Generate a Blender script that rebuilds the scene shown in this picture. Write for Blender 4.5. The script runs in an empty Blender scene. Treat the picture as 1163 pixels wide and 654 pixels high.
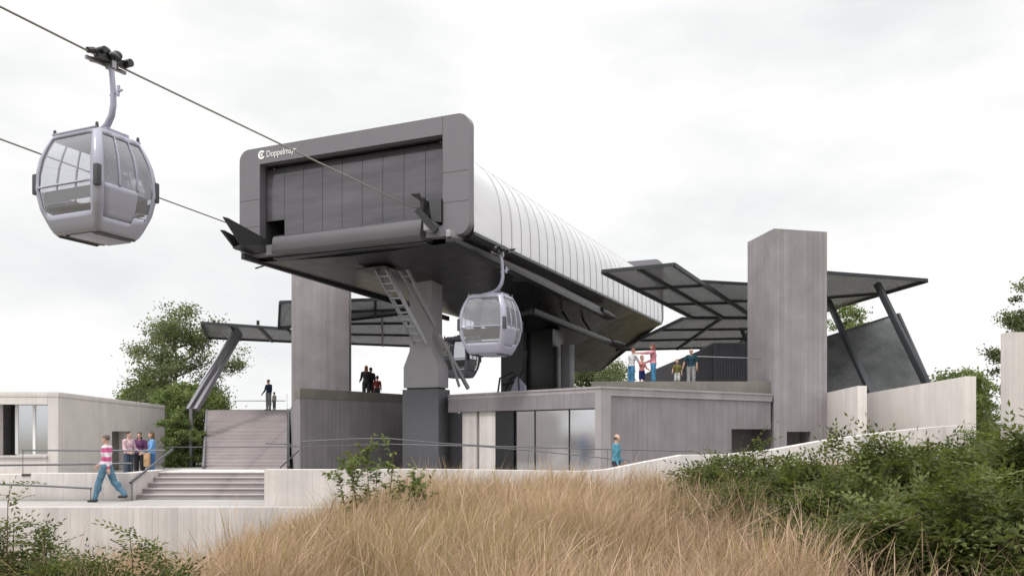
import bpy, bmesh, math, random
import numpy as np
from mathutils import Vector, Matrix
random.seed(7); rng = np.random.default_rng(7)
R = math.radians
scene = bpy.context.scene
# ------------------------------------------------------------ camera, sky, sun, exposure
F = 963.0; CX = 581.5; HY = 492.0; EYE = 1.65      # photo focal length in px, centre column, horizon row, eye height
cd = bpy.data.cameras.new('camera'); cam = bpy.data.objects.new('camera', cd)
scene.collection.objects.link(cam); scene.camera = cam
cam.location = (0, 0, EYE); cam.rotation_euler = (R(90), 0, 0)
cd.sensor_width = 36; cd.lens = F / 1163 * 36; cd.shift_y = (HY - 327) / 1163
cd.clip_start = 0.1; cd.clip_end = 6000
world = bpy.data.worlds.new('World'); scene.world = world; world.use_nodes = True
wn = world.node_tree; wn.nodes.clear()
def wnode(t, **k):
    n = wn.nodes.new(t)
    for a, b in k.items(): setattr(n, a, b)
    return n
SUN_EL, SUN_AZ = 52, 218          # azimuth the light comes from, clockwise from +Y: behind the camera, to the left
out = wnode('ShaderNodeOutputWorld'); bg = wnode('ShaderNodeBackground')
tc = wnode('ShaderNodeTexCoord'); sep = wnode('ShaderNodeSeparateXYZ')
wn.links.new(tc.outputs['Generated'], sep.inputs[0])
mp = wnode('ShaderNodeMapping'); mp.inputs['Scale'].default_value = (1.0, 1.0, 2.6); mp.inputs['Location'].default_value = (3.1, .4, 1.2)
wn.links.new(tc.outputs['Generated'], mp.inputs[0])
nz = wnode('ShaderNodeTexNoise'); nz.inputs['Scale'].default_value = 2.3; nz.inputs['Detail'].default_value = 5; nz.inputs['Roughness'].default_value = .52
wn.links.new(mp.outputs[0], nz.inputs['Vector'])
cr = wnode('ShaderNodeValToRGB')
cr.color_ramp.elements[0].position = .36; cr.color_ramp.elements[0].color = (.84, .865, .875, 1)
cr.color_ramp.elements[1].position = .54; cr.color_ramp.elements[1].color = (1.03, 1.025, 1.02, 1)
wn.links.new(nz.outputs['Fac'], cr.inputs[0])
# a real overcast sky is brighter overhead than at the horizon
rmp = wnode('ShaderNodeMapRange'); rmp.inputs['From Min'].default_value = .45; rmp.inputs['From Max'].default_value = 1
rmp.inputs['To Min'].default_value = 1.0; rmp.inputs['To Max'].default_value = 3.0
wn.links.new(sep.outputs['Z'], rmp.inputs['Value'])
vm = wnode('ShaderNodeVectorMath', operation='SCALE')
wn.links.new(cr.outputs[0], vm.inputs[0]); wn.links.new(rmp.outputs[0], vm.inputs['Scale'])
wn.links.new(vm.outputs[0], bg.inputs[0]); bg.inputs[1].default_value = 1.0
wn.links.new(bg.outputs[0], out.inputs[0])
sl = bpy.data.lights.new('sun', 'SUN'); sl.energy = 1.8; sl.angle = R(10); sl.color = (1, .965, .92)
so = bpy.data.objects.new('sun', sl); scene.collection.objects.link(so)
d = Vector((math.sin(R(SUN_AZ)) * math.cos(R(SUN_EL)), math.cos(R(SUN_AZ)) * math.cos(R(SUN_EL)), math.sin(R(SUN_EL))))
so.rotation_euler = d.to_track_quat('Z', 'Y').to_euler(); so.location = (0, 0, 60)
vs = scene.view_settings; vs.view_transform = 'Standard'; vs.look = 'None'; vs.exposure = 0.0; vs.gamma = 1
scene.render.engine = 'CYCLES'
scene.cycles.max_bounces = 6; scene.cycles.transparent_max_bounces = 24
C = scene.collection
# ------------------------------------------------------------ helpers
def at(px, py, Y): return Vector(((px - CX) / F * Y, Y, EYE + (HY - py) / F * Y))
def X(px, Y): return (px - CX) / F * Y
def Z(py, Y): return EYE + (HY - py) / F * Y
def props(o, label=None, cat=None, group=None, kind=None):
    if label: o['label'] = label
    if cat: o['category'] = cat
    if group: o['group'] = group
    if kind: o['kind'] = kind
    return o
def thing(name, label, cat, loc=(0, 0, 0), rz=0, group=None):
    o = bpy.data.objects.new(name, None); C.objects.link(o)
    o.location = loc; o.rotation_euler = (0, 0, rz); o.empty_display_size = .3
    return props(o, label, cat, group)
def copy_tree(o, parent=None):
    c = o.copy(); C.objects.link(c)
    if parent: c.parent = parent
    for ch in [q for q in bpy.data.objects if q.parent == o]: copy_tree(ch, c)
    return c
def mat_of(o):
    m = Matrix.Translation(o.location) @ o.rotation_euler.to_matrix().to_4x4()
    if o.scale != Vector((1, 1, 1)): m = m @ Matrix.Diagonal((*o.scale, 1))
    return mat_of(o.parent) @ m if o.parent else m
def box_uv(me):
    n = len(me.loops); co = np.empty(len(me.vertices) * 3); me.vertices.foreach_get('co', co); co = co.reshape(-1, 3)
    uvl = me.uv_layers.new(name='UVMap'); uv = np.zeros((n, 2))
    for p in me.polygons:
        nx, ny, nzz = p.normal
        for li in p.loop_indices:
            v = co[me.loops[li].vertex_index]
            if abs(nzz) > .75: uv[li] = (v[0], v[1])
            else:
                l = math.hypot(nx, ny) or 1
                uv[li] = (-ny / l * v[0] + nx / l * v[1], v[2])
    uvl.data.foreach_set('uv', uv.ravel())
class MB:
    def __init__(s): s.v = []; s.f = []; s.mi = []; s.m = 0
    def add(s, vs, fs):
        b = len(s.v); s.v += [Vector(p) for p in vs]
        for f in fs: s.f.append([i + b for i in f]); s.mi.append(s.m)
        return s
    def box(s, x0, x1, y0, y1, z0, z1):
        return s.add([(x0,y0,z0),(x1,y0,z0),(x1,y1,z0),(x0,y1,z0),(x0,y0,z1),(x1,y0,z1),(x1,y1,z1),(x0,y1,z1)],
                     [(0,3,2,1),(4,5,6,7),(0,1,5,4),(1,2,6,5),(2,3,7,6),(3,0,4,7)])
    def prism(s, poly, z0, z1):
        n = len(poly)
        a = sum(poly[i][0]*poly[(i+1)%n][1]-poly[(i+1)%n][0]*poly[i][1] for i in range(n))
        if a < 0: poly = poly[::-1]
        zz0 = z0 if hasattr(z0, '__len__') else [z0]*n; zz1 = z1 if hasattr(z1, '__len__') else [z1]*n
        if a < 0: zz0 = list(zz0)[::-1]; zz1 = list(zz1)[::-1]
        return s.add([(p[0],p[1],zz0[i]) for i,p in enumerate(poly)]+[(p[0],p[1],zz1[i]) for i,p in enumerate(poly)],
                     [tuple(range(n-1,-1,-1)), tuple(range(n,2*n))]+[(i,(i+1)%n,n+(i+1)%n,n+i) for i in range(n)])
    def slab(s, pts, nvec, th):       # 3D polygon given thickness along nvec
        n = len(pts); nv = Vector(nvec).normalized()*th; P = [Vector(p) for p in pts]
        return s.add(P+[p+nv for p in P], [tuple(range(n-1,-1,-1)), tuple(range(n,2*n))]+[(i,(i+1)%n,n+(i+1)%n,n+i) for i in range(n)])
    def beam(s, p, q, w, h, up=(0,0,1)):
        p = Vector(p); q = Vector(q); d = (q-p).normalized(); u = Vector(up)
        if abs(d.dot(u)) > .98: u = Vector((0,1,0))
        a = d.cross(u).normalized()*w/2; b = a.cross(d).normalized()*h/2
        return s.add([p-a-b,p+a-b,p+a+b,p-a+b,q-a-b,q+a-b,q+a+b,q-a+b],
                     [(0,3,2,1),(4,5,6,7),(0,1,5,4),(1,2,6,5),(2,3,7,6),(3,0,4,7)])
    def tube(s, pts, r, n=8):
        P = [Vector(p) for p in pts]; rr = r if hasattr(r,'__len__') else [r]*len(P)
        vs = []; prev = None
        for i, p in enumerate(P):
            d = (P[min(i+1,len(P)-1)]-P[max(i-1,0)]).normalized()
            if prev is None: a = d.cross(Vector((0,0,1)) if abs(d.z)<.9 else Vector((1,0,0))).normalized()
            else: a = (prev - d*prev.dot(d)).normalized()
            prev = a; b = d.cross(a)
            for k in range(n):
                t = 2*math.pi*k/n; vs.append(p+(a*math.cos(t)+b*math.sin(t))*rr[i])
        fs = [tuple(range(n-1,-1,-1)), tuple(range((len(P)-1)*n, len(P)*n))]
        for i in range(len(P)-1):
            for k in range(n): fs.append((i*n+k, i*n+(k+1)%n, (i+1)*n+(k+1)%n, (i+1)*n+k))
        return s.add(vs, fs)
    def ell(s, c, r, n=14, m=9, rot=None):
        c = Vector(c); vs = []; fs = []
        for j in range(m+1):
            ph = math.pi*j/m
            for k in range(n):
                t = 2*math.pi*k/n
                v = Vector((r[0]*math.sin(ph)*math.cos(t), r[1]*math.sin(ph)*math.sin(t), r[2]*math.cos(ph)))
                if rot: v = rot @ v
                vs.append(c+v)
        for j in range(m):
            for k in range(n): fs.append((j*n+k, (j+1)*n+k, (j+1)*n+(k+1)%n, j*n+(k+1)%n))
        return s.add(vs, fs)
    def cap(s, p, q, r0, r1, n=12):
        p = Vector(p); q = Vector(q); s.tube([p, q], [r0, r1], n); s.ell(p, (r0,)*3, 10, 6); s.ell(q, (r1,)*3, 10, 6); return s
    def build(s, name, mat, parent=None, world=False, bevel=0, smooth=False, origin=True, angle=35, merge=0):
        me = bpy.data.meshes.new(name)
        V = s.v; loc = Vector((0,0,0))
        if parent and world:
            M = mat_of(parent).inverted(); V = [M @ v for v in V]
        elif not parent and origin:
            xs = [v.x for v in V]; ys = [v.y for v in V]; loc = Vector(((min(xs)+max(xs))/2, (min(ys)+max(ys))/2, min(v.z for v in V)))
            V = [v-loc for v in V]
        me.from_pydata([tuple(v) for v in V], [], s.f)
        for m in (mat if isinstance(mat, (list, tuple)) else [mat]): me.materials.append(m)
        if isinstance(mat, (list, tuple)): me.polygons.foreach_set('material_index', s.mi)
        bm = bmesh.new(); bm.from_mesh(me)
        if merge: bmesh.ops.remove_doubles(bm, verts=bm.verts, dist=merge)
        bmesh.ops.recalc_face_normals(bm, faces=bm.faces)
        if bevel:
            bmesh.ops.bevel(bm, geom=[e for e in bm.edges if len(e.link_faces)==2 and e.calc_face_angle(0)>.5], offset=bevel, segments=2, affect='EDGES', profile=.6)
        bm.to_mesh(me); bm.free()
        if smooth or bevel:
            me.shade_smooth() if hasattr(me,'shade_smooth') else None
            me.set_sharp_from_angle(angle=R(angle))
        box_uv(me)
        o = bpy.data.objects.new(name, me); C.objects.link(o); o.location = loc
        if parent: o.parent = parent
        return o
# ------------------------------------------------------------ materials
def material(name, col, rough=.6, metal=0, spec=.5):
    m = bpy.data.materials.new(name); m.use_nodes = True; b = m.node_tree.nodes['Principled BSDF']
    b.inputs['Base Color'].default_value = (*col, 1); b.inputs['Roughness'].default_value = rough; b.inputs['Metallic'].default_value = metal
    b.inputs['Specular IOR Level'].default_value = spec
    return m
def N(m, t, **k):
    n = m.node_tree.nodes.new(t)
    for a, b in k.items(): setattr(n, a, b)
    return n
def L(m, a, b): m.node_tree.links.new(a, b)
def mixc(m, fac, a, b, mode='MIX'):
    n = N(m, 'ShaderNodeMix', data_type='RGBA', blend_type=mode)
    for s, v in ((0, fac), (6, a), (7, b)):
        if isinstance(v, bpy.types.NodeSocket): L(m, v, n.inputs[s])
        elif isinstance(v, (int, float)): n.inputs[s].default_value = v
        else: n.inputs[s].default_value = (*v, 1)
    return n.outputs[2]
def mth(m, op, a, b=0.0):
    n = N(m, 'ShaderNodeMath', operation=op)
    for i, v in ((0, a), (1, b)):
        if isinstance(v, bpy.types.NodeSocket): L(m, v, n.inputs[i])
        else: n.inputs[i].default_value = v
    return n.outputs[0]
def noise(m, vec, scale, detail=4, rough=.55, xyz=(1,1,1)):
    mp = N(m, 'ShaderNodeMapping'); mp.inputs['Scale'].default_value = xyz; L(m, vec, mp.inputs[0])
    n = N(m, 'ShaderNodeTexNoise'); n.inputs['Scale'].default_value = scale; n.inputs['Detail'].default_value = detail; n.inputs['Roughness'].default_value = rough
    L(m, mp.outputs[0], n.inputs['Vector']); return n.outputs['Fac']
def ramp(m, fac, p0, p1, c0=(0,0,0), c1=(1,1,1)):
    r = N(m, 'ShaderNodeValToRGB'); e = r.color_ramp.elements
    e[0].position = p0; e[0].color = (*c0, 1); e[1].position = p1; e[1].color = (*c1, 1); L(m, fac, r.inputs[0]); return r.outputs[0]
def concrete(name, col, board=.13, contrast=.10, pour=2.4, horiz=False, seam=.5):
    m = material(name, col, .85, spec=.25); b = m.node_tree.nodes['Principled BSDF']
    uv = N(m, 'ShaderNodeUVMap').outputs[0]; s = N(m, 'ShaderNodeSeparateXYZ'); L(m, uv, s.inputs[0])
    u, v = (s.outputs[1], s.outputs[0]) if horiz else (s.outputs[0], s.outputs[1])
    sc = mth(m, 'DIVIDE', u, board); fl = mth(m, 'FLOOR', sc); fr = mth(m, 'FRACT', sc)
    wn_ = N(m, 'ShaderNodeTexWhiteNoise', noise_dimensions='1D'); L(m, fl, wn_.inputs['W'])
    # darker thin seam between boards
    dist = mth(m, 'ABSOLUTE', mth(m, 'SUBTRACT', fr, .5)); sm = ramp(m, dist, .45, .5)
    xyz = (.35, 9, 9) if horiz else (9, .35, 9)
    n1 = noise(m, uv, .9, 6, .6); n2 = noise(m, uv, 1.2, 5, .65, xyz); n3 = noise(m, uv, 26, 3, .6)
    base = mixc(m, ramp(m, n1, .3, .72), tuple(c*(1-contrast*1.3) for c in col), tuple(min(1, c*(1+contrast)) for c in col))
    base = mixc(m, mth(m, 'MULTIPLY', wn_.outputs['Value'], contrast*2.4), base, tuple(c*.55 for c in col))
    base = mixc(m, mth(m, 'MULTIPLY', ramp(m, n2, .45, .75), .30), base, tuple(c*.62 for c in col))
    base = mixc(m, mth(m, 'MULTIPLY', sm, seam*.55), base, tuple(c*.5 for c in col))
    # formwork pour joints across
    pf = mth(m, 'FRACT', mth(m, 'DIVIDE', v, pour)); pj = ramp(m, mth(m, 'ABSOLUTE', mth(m, 'SUBTRACT', pf, .5)), .4955, .499)
    base = mixc(m, mth(m, 'MULTIPLY', pj, .35), base, tuple(c*.45 for c in col))
    L(m, base, b.inputs['Base Color'])
    h = mth(m, 'ADD', mth(m, 'MULTIPLY', sm, -.6), mth(m, 'ADD', mth(m, 'MULTIPLY', n3, .35), mth(m, 'MULTIPLY', wn_.outputs['Value'], .3)))
    bp = N(m, 'ShaderNodeBump'); bp.inputs['Distance'].default_value = .012; bp.inputs['Strength'].default_value = .6; L(m, h, bp.inputs['Height']); L(m, bp.outputs[0], b.inputs['Normal'])
    return m
def painted(name, col, rough=.4, metal=0, var=.08, spec=.5, scale=1.3):
    m = material(name, col, rough, metal, spec); b = m.node_tree.nodes['Principled BSDF']
    oc = N(m, 'ShaderNodeTexCoord').outputs['Object']
    n1 = noise(m, oc, scale, 5, .6)
    L(m, mixc(m, ramp(m, n1, .3, .7), tuple(c*(1-var) for c in col), tuple(min(1, c*(1+var)) for c in col)), b.inputs['Base Color'])
    L(m, ramp(m, noise(m, oc, scale*5, 4), .2, .8, (rough*.8,)*3, (min(1, rough*1.25),)*3), b.inputs['Roughness'])
    return m
def glass(name, tint=(.9,.92,.95), refl=.12, rough=.03):
    m = bpy.data.materials.new(name); m.use_nodes = True; nt = m.node_tree; nt.nodes.clear()
    o = nt.nodes.new('ShaderNodeOutputMaterial'); t = nt.nodes.new('ShaderNodeBsdfTransparent'); g = nt.nodes.new('ShaderNodeBsdfGlossy'); mx = nt.nodes.new('ShaderNodeMixShader')
    t.inputs[0].default_value = (*tint, 1); g.inputs['Roughness'].default_value = rough; g.inputs[0].default_value = (.95,.96,1,1)
    fr = nt.nodes.new('ShaderNodeFresnel'); fr.inputs[0].default_value = 1.5
    ad = nt.nodes.new('ShaderNodeMath'); ad.operation = 'ADD'; ad.use_clamp = True; ad.inputs[1].default_value = refl
    L(m, fr.outputs[0], ad.inputs[0]); L(m, ad.outputs[0], mx.inputs[0]); L(m, t.outputs[0], mx.inputs[1]); L(m, g.outputs[0], mx.inputs[2]); L(m, mx.outputs[0], o.inputs[0])
    return m
def leafmat(name, c0, c1, rough=.7, trans=.35):
    m = bpy.data.materials.new(name); m.use_nodes = True; nt = m.node_tree; b = nt.nodes['Principled BSDF']
    at_ = N(m, 'ShaderNodeAttribute', attribute_name='tint'); 
    col = mixc(m, at_.outputs['Fac'], c0, c1); L(m, col, b.inputs['Base Color']); b.inputs['Roughness'].default_value = rough; b.inputs['Specular IOR Level'].default_value = .15
    tr = nt.nodes.new('ShaderNodeBsdfTranslucent'); L(m, mixc(m, 1.0, col, (1.2, 1.25, .7), 'MULTIPLY'), tr.inputs[0])
    mx = nt.nodes.new('ShaderNodeMixShader'); mx.inputs[0].default_value = trans
    L(m, b.outputs[0], mx.inputs[1]); L(m, tr.outputs[0], mx.inputs[2]); L(m, mx.outputs[0], nt.nodes['Material Output'].inputs[0])
    return m
M = {}
M['conc_light'] = concrete('light_board_marked_concrete', (.60,.56,.54), .14, .12, 30, seam=.35)
M['conc_pale'] = concrete('pale_plaza_concrete', (.37,.35,.335), .6, .07, 30, seam=.3)
M['conc_warm'] = concrete('warm_smooth_concrete', (.66,.62,.585), .35, .07, 30, seam=.25)
M['conc_grey'] = concrete('grey_violet_board_marked_concrete', (.27,.248,.262), .11, .13, 30, seam=.6)
M['conc_tower'] = concrete('tower_board_marked_concrete', (.315,.292,.30), .11, .14, 30, seam=.6)
M['conc_dark'] = concrete('weathered_dark_concrete', (.20,.19,.17), .5, .14, 30, seam=.3)
M['conc_cap'] = concrete('coping_concrete', (.35,.325,.33), 1.2, .1, 30)
M['stair'] = concrete('timber_tone_stair', (.43,.385,.385), .09, .14, 30, horiz=True, seam=.5)
M['frame'] = painted('grey_metal_frame', (.165,.158,.175), .42, .15, .05, scale=.4)
M['frame_dark'] = painted('dark_grey_metal', (.055,.053,.058), .4, .2, .08, scale=.5)
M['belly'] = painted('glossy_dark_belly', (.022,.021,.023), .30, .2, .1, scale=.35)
M['belly_rear'] = painted('olive_lit_belly', (.040,.037,.022), .4, .3, .1, scale=.3)  # olive light on the rear underside, painted into the belly colour
M['black'] = painted('black_painted_metal', (.018,.018,.02), .38, 0, .1)
M['pylon'] = painted('light_grey_painted_steel', (.30,.29,.31), .5, 0, .04)
M['block'] = painted('slate_grey_plinth', (.095,.095,.105), .6, 0, .05)
M['steel'] = painted('galvanised_steel', (.34,.34,.36), .35, .7, .1, scale=6)
M['rail'] = painted('dark_handrail_steel', (.10,.10,.11), .35, .5, .1)
M['rib'] = painted('anthracite_canopy_steel', (.032,.036,.041), .45, .1, .1)
M['cabin'] = painted('lavender_grey_cabin_paint', (.36,.36,.44), .22, .1, .03, scale=2)
M['hanger'] = painted('hanger_paint', (.36,.36,.45), .35, .2, .04, scale=2)
M['cabin_dark'] = painted('cabin_rubber', (.06,.06,.07), .6, 0, .1)
M['cabin_floor'] = painted('cabin_underside', (.36,.31,.30), .5, .1, .06, scale=3)
M['bench'] = painted('bench_wood_grey', (.10,.095,.09), .6)
M['cabin_glass'] = glass('cabin_glass', (.88,.89,.93), .07)
# milky motion-blur haze put into the cabin glass as a pale diffuse mix
_nt = M['cabin_glass'].node_tree; _o = _nt.nodes['Material Output']; _src = _o.inputs[0].links[0].from_socket; _d = _nt.nodes.new('ShaderNodeBsdfDiffuse'); _d.inputs[0].default_value = (.75,.75,.80,1); _mx = _nt.nodes.new('ShaderNodeMixShader'); _mx.inputs[0].default_value = .16
_nt.links.new(_src, _mx.inputs[1]); _nt.links.new(_d.outputs[0], _mx.inputs[2]); _nt.links.new(_mx.outputs[0], _o.inputs[0])
M['win_glass'] = glass('window_glass', (.82,.82,.83), .60, .10)
M['cable'] = painted('braided_steel_cable', (.26,.24,.22), .5, .5, .2, scale=30)
M['white'] = material('white_paint', (.8,.8,.79), .5)
M['plaster'] = painted('white_plaster', (.80,.79,.78), .8)
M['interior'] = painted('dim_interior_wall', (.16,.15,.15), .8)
# white cladding, thin seams by modelled ribs; slight streaks
def cladding():
    m = material('white_ribbed_cladding', (.64,.63,.655), .26, .2); b = m.node_tree.nodes['Principled BSDF']
    oc = N(m, 'ShaderNodeTexCoord').outputs['Object']
    n = noise(m, oc, .8, 5, .6, (1, .5, 3)); s = N(m, 'ShaderNodeSeparateXYZ'); L(m, oc, s.inputs[0])
    fl = mth(m, 'FLOOR', mth(m, 'DIVIDE', s.outputs[1], .92)); w = N(m, 'ShaderNodeTexWhiteNoise', noise_dimensions='1D'); L(m, fl, w.inputs['W'])
    c = mixc(m, ramp(m, n, .3, .7), (.68,.67,.69), (.76,.75,.77)); c = mixc(m, mth(m, 'MULTIPLY', w.outputs['Value'], .16), c, (.54,.53,.56))
    L(m, c, b.inputs['Base Color']); return m
M['cladding'] = cladding()
def panelmat():
    m = material('brushed_dark_panel', (.10,.095,.10), .3, .35); b = m.node_tree.nodes['Principled BSDF']
    oc = N(m, 'ShaderNodeTexCoord').outputs['Object']
    n = noise(m, oc, .9, 5, .6, (.35, 1, 2.4))
    L(m, mixc(m, ramp(m, n, .3, .7), (.085,.082,.092), (.145,.14,.152)), b.inputs['Base Color'])
    L(m, ramp(m, n, .3, .7, (.12,)*3, (.26,)*3), b.inputs['Roughness'])
    bp = N(m, 'ShaderNodeBump'); bp.inputs['Distance'].default_value = .01; bp.inputs['Strength'].default_value = .08; L(m, n, bp.inputs['Height']); L(m, bp.outputs[0], b.inputs['Normal'])
    return m
M['panel'] = panelmat()
M['bumper'] = painted('mid_grey_metal', (.085,.08,.088), .32, .3, .06, scale=.6)
M['seam'] = painted('seam_metal', (.45,.44,.47), .4, .1, .03)
def meshmat(name, c0, c1, hole=.16):
    m = material(name, c0, .6, .2); b = m.node_tree.nodes['Principled BSDF']; oc = N(m, 'ShaderNodeTexCoord').outputs['Object']
    n1 = noise(m, oc, 1.1, 8, .7); n2 = noise(m, oc, 22, 3, .6)
    c = mixc(m, ramp(m, n1, .3, .7), c0, c1); c = mixc(m, mth(m, 'MULTIPLY', ramp(m, n2, .4, .7), .45), c, tuple(x*.4 for x in c0))
    L(m, c, b.inputs['Base Color'])
    v = N(m, 'ShaderNodeTexVoronoi'); v.inputs['Scale'].default_value = 55; L(m, oc, v.inputs['Vector'])
    a = ramp(m, v.outputs['Distance'], .36, .46, (0,0,0), (1,1,1))
    if hole > .12: L(m, a, b.inputs['Alpha'])
    return m
M['mesh'] = meshmat('expanded_metal_mesh', (.25,.255,.265), (.34,.345,.355))
M['mesh_dark'] = meshmat('dark_expanded_metal_mesh', (.050,.054,.056), (.15,.153,.155), .1)
# ------------------------------------------------------------ ground and terrain
def sstep(a, b, x):
    t = np.clip((x-a)/(b-a), 0, 1); return t*t*(3-2*t)
def gh(x, y):
    x = np.asarray(x, float); y = np.asarray(y, float)
    base = -.12 + .12*np.sin(x*.7+1)*np.cos(y*.5) * .6
    low = -1.35*sstep(-1.6, -6.5, x)*sstep(4, 11, y)
    mid = .10*np.exp(-((x-1.2)/3.2)**2)*sstep(6, 12, y)
    right = .25*sstep(3, 7, x)*sstep(5, 11, y)
    near = base+low+mid+right
    back = np.where(x > 13, -.3+2.3*sstep(13, 18, x)*sstep(21, 30, y), -.35)
    t = sstep(18.6, 20.5, y)
    h = near*(1-t)+back*t
    h = np.where(x < -6, np.where(y > 18.9, np.minimum(h, -.35), h), h)
    far = sstep(60, 300, y)
    return h - far*3
def grid(xs, ys):
    Xg, Yg = np.meshgrid(xs, ys); Zg = gh(Xg, Yg); nx, ny = len(xs), len(ys)
    v = np.stack([Xg.ravel(), Yg.ravel(), Zg.ravel()], 1)
    i = np.arange((ny-1)*nx).reshape(ny-1, nx)[:, :-1].ravel()
    f = np.stack([i, i+1, i+nx+1, i+nx], 1)
    return v, f
def npmesh(name, v, f, mat, parent=None, tint=None, smooth=False):
    me = bpy.data.meshes.new(name); k = f.shape[1]
    me.vertices.add(len(v)); me.vertices.foreach_set('co', np.ascontiguousarray(v, np.float32).ravel())
    me.loops.add(f.size); me.loops.foreach_set('vertex_index', np.ascontiguousarray(f, np.int32).ravel())
    me.polygons.add(len(f)); me.polygons.foreach_set('loop_start', np.arange(len(f), dtype=np.int32)*k)
    if tint is not None:
        a = me.attributes.new('tint', 'FLOAT', 'POINT'); a.data.foreach_set('value', np.ascontiguousarray(tint, np.float32))
    me.update(calc_edges=True); me.materials.append(mat)
    if smooth: me.polygons.foreach_set('use_smooth', np.ones(len(f), bool))
    o = bpy.data.objects.new(name, me); C.objects.link(o)
    if parent: o.parent = parent
    return o
xs = np.concatenate([-np.geomspace(2500, 30, 24)[:-1], np.linspace(-30, 30, 121), np.geomspace(30, 2500, 24)[1:]])
ys = np.concatenate([-np.geomspace(400, 8, 8)[:-1], np.linspace(-8, 50, 150), np.geomspace(50, 3500, 34)[1:]])
v, f = grid(xs, ys)
gm = material('dry_grassy_soil', (.12,.10,.055), .95); b = gm.node_tree.nodes['Principled BSDF']
oc = N(gm, 'ShaderNodeTexCoord').outputs['Object']
L(gm, mixc(gm, ramp(gm, noise(gm, oc, 1.5, 8, .7), .35, .65), (.17,.12,.065), (.055,.07,.025)), b.inputs['Base Color'])
props(npmesh('ground', v, f, gm, smooth=True), kind='structure')
m = MB(); m.prism([(-34,19.05),(12.2,19.05),(12.6,24.2),(11.6,28),(14,34.5),(14,62),(-34,62)], -.3, 0)
props(m.build('plaza', M['conc_pale']), kind='structure')

# ------------------------------------------------------------ walls and steps in front
T = lambda o, l, c, g=None: props(o, l, c, g)
m = MB(); m.box(-34, 1.5, 18.85, 19.05, -3.2, .012)
T(m.build('retaining_wall', M['conc_light'], bevel=.012), 'long pale concrete retaining wall rising behind the dry grass at lower left', 'wall')
m = MB(); m.box(-34, X(35,20.9), 20.98, 21.3, .002, .64)
T(m.build('parapet_wall', M['conc_warm'], bevel=.012), 'low beige parapet wall at the left edge below the two handrails', 'wall')
m = MB(); m.prism([(X(35,20.9),20.9),(-9.4,20.9),(-9.4,22.95),(-9.72,22.95),(-9.72,21.22),(X(35,20.9),21.22)], .002, .67)
T(m.build('parapet_wall', M['conc_light'], bevel=.012), 'low pale parapet wall turning back beside the short flight of steps', 'wall')
m = MB()
for k in range(5): m.box(-9.395, -5.35, 21.25+.33*k, 21.25+.33*(k+1)+(0 if k<4 else 1.4), .002, .125*(k+1)-.03)
t = thing('plaza_steps', 'short wide flight of five low steps between two pale walls', 'steps', (-7.4, 21.3, 0))
m.build('step_flight', M['stair'], t, world=True)
for k in range(5):
    q = MB(); q.box(-9.393, -5.352, 21.22+.33*k, 21.25+.33*(k+1)-.002+(0 if k<4 else 1.39), .125*(k+1)-.028, .125*(k+1))
    q.build('tread', M['conc_light'] if k == 4 else M['stair'], t, world=True, bevel=.006)
tp = [(300,533,19.2),(400,533,19.35),(480,532.5,19.6),(600,534,20.0),(660,535,20.2),(690,533,20.35),(730,525,20.6),(775,516.5,21.0),(824,516,21.5),(875,511,22.0),(939,499.5,22.6),(1010,490,23.2),(1064,484.5,23.7),(1095,482.5,24.0)]
v = []; fs = []
for i, (px, py, Y) in enumerate(tp):
    x = X(px, Y); z = Z(py, Y)
    v += [(x, Y, -1.6), (x, Y, z), (x-.05, Y+.34, z), (x-.05, Y+.34, -1.6)]
for i in range(len(tp)-1):
    a = 4*i
    for k in range(4): fs.append((a+k, a+(k+1)%4, a+4+(k+1)%4, a+4+k))
fs += [(0,1,2,3), tuple(4*(len(tp)-1)+k for k in (3,2,1,0))]
m = MB(); m.add(v, fs)
T(m.build('sweeping_wall', M['conc_light'], bevel=.01), 'long pale concrete wall whose top sweeps upward to the right behind the grass', 'wall')
def wall(name, label, p, q, z0, z1, th, mat, side=1, z1b=None, g=None):
    p = Vector((*p, 0)); q = Vector((*q, 0)); n = (q-p).normalized().cross(Vector((0,0,1)))*th*side
    m = MB(); z1b = z1 if z1b is None else z1b
    m.prism([(p.x,p.y),(q.x,q.y),(q.x+n.x,q.y+n.y),(p.x+n.x,p.y+n.y)], z0, [z1,z1b,z1b,z1])
    return T(m.build(name, mat, bevel=.012), label, 'wall', g)
wall('ramp_wall', 'pale concrete ramp wall end standing close right of the right tower', (X(974,28.5),28.5), (X(938,33.5),33.5), 0, 3.25, .3, M['conc_warm'])
wall('ramp_wall', 'long pale concrete ramp wall below the leaning dark mesh screen', (X(1096,24.1),24.1), (X(984,34.4),34.4), 0, 3.27, .3, M['conc_warm'], 1)
m = MB(); m.box(X(1146,20), X(1146,20)+3, 20, 20.35, -.5, Z(377,20))
T(m.build('boundary_wall', M['conc_light'], bevel=.015), 'tall pale concrete wall cut off by the right edge of the picture', 'wall')

# ------------------------------------------------------------ terraces
Cn = (X(683,27.4), 27.4); Br = (X(877,32.72), 32.72); Cl = (X(509,33.5), 33.5)
TZ = 3.1
dl = (Vector(Cl)-Vector(Cn)).normalized(); dr = (Vector(Br)-Vector(Cn)).normalized()   # along left and right face
nl = Vector((dl.y, -dl.x)); nl = nl if nl.y < 0 else -nl                              # outward normals
nr = Vector((dr.y, -dr.x)); nr = nr if nr.y < 0 else -nr
def LP(s, o=0): p = Vector(Cn)+dl*s+nl*o; return (p.x, p.y)
def RP(s, o=0): p = Vector(Cn)+dr*s+nr*o; return (p.x, p.y)
LL = (Vector(Cl)-Vector(Cn)).length; RL = (Vector(Br)-Vector(Cn)).length
pav = thing('station_building', 'low violet grey concrete station building with a glazed front below the upper deck', 'building', (*Cn, 0))
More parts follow.
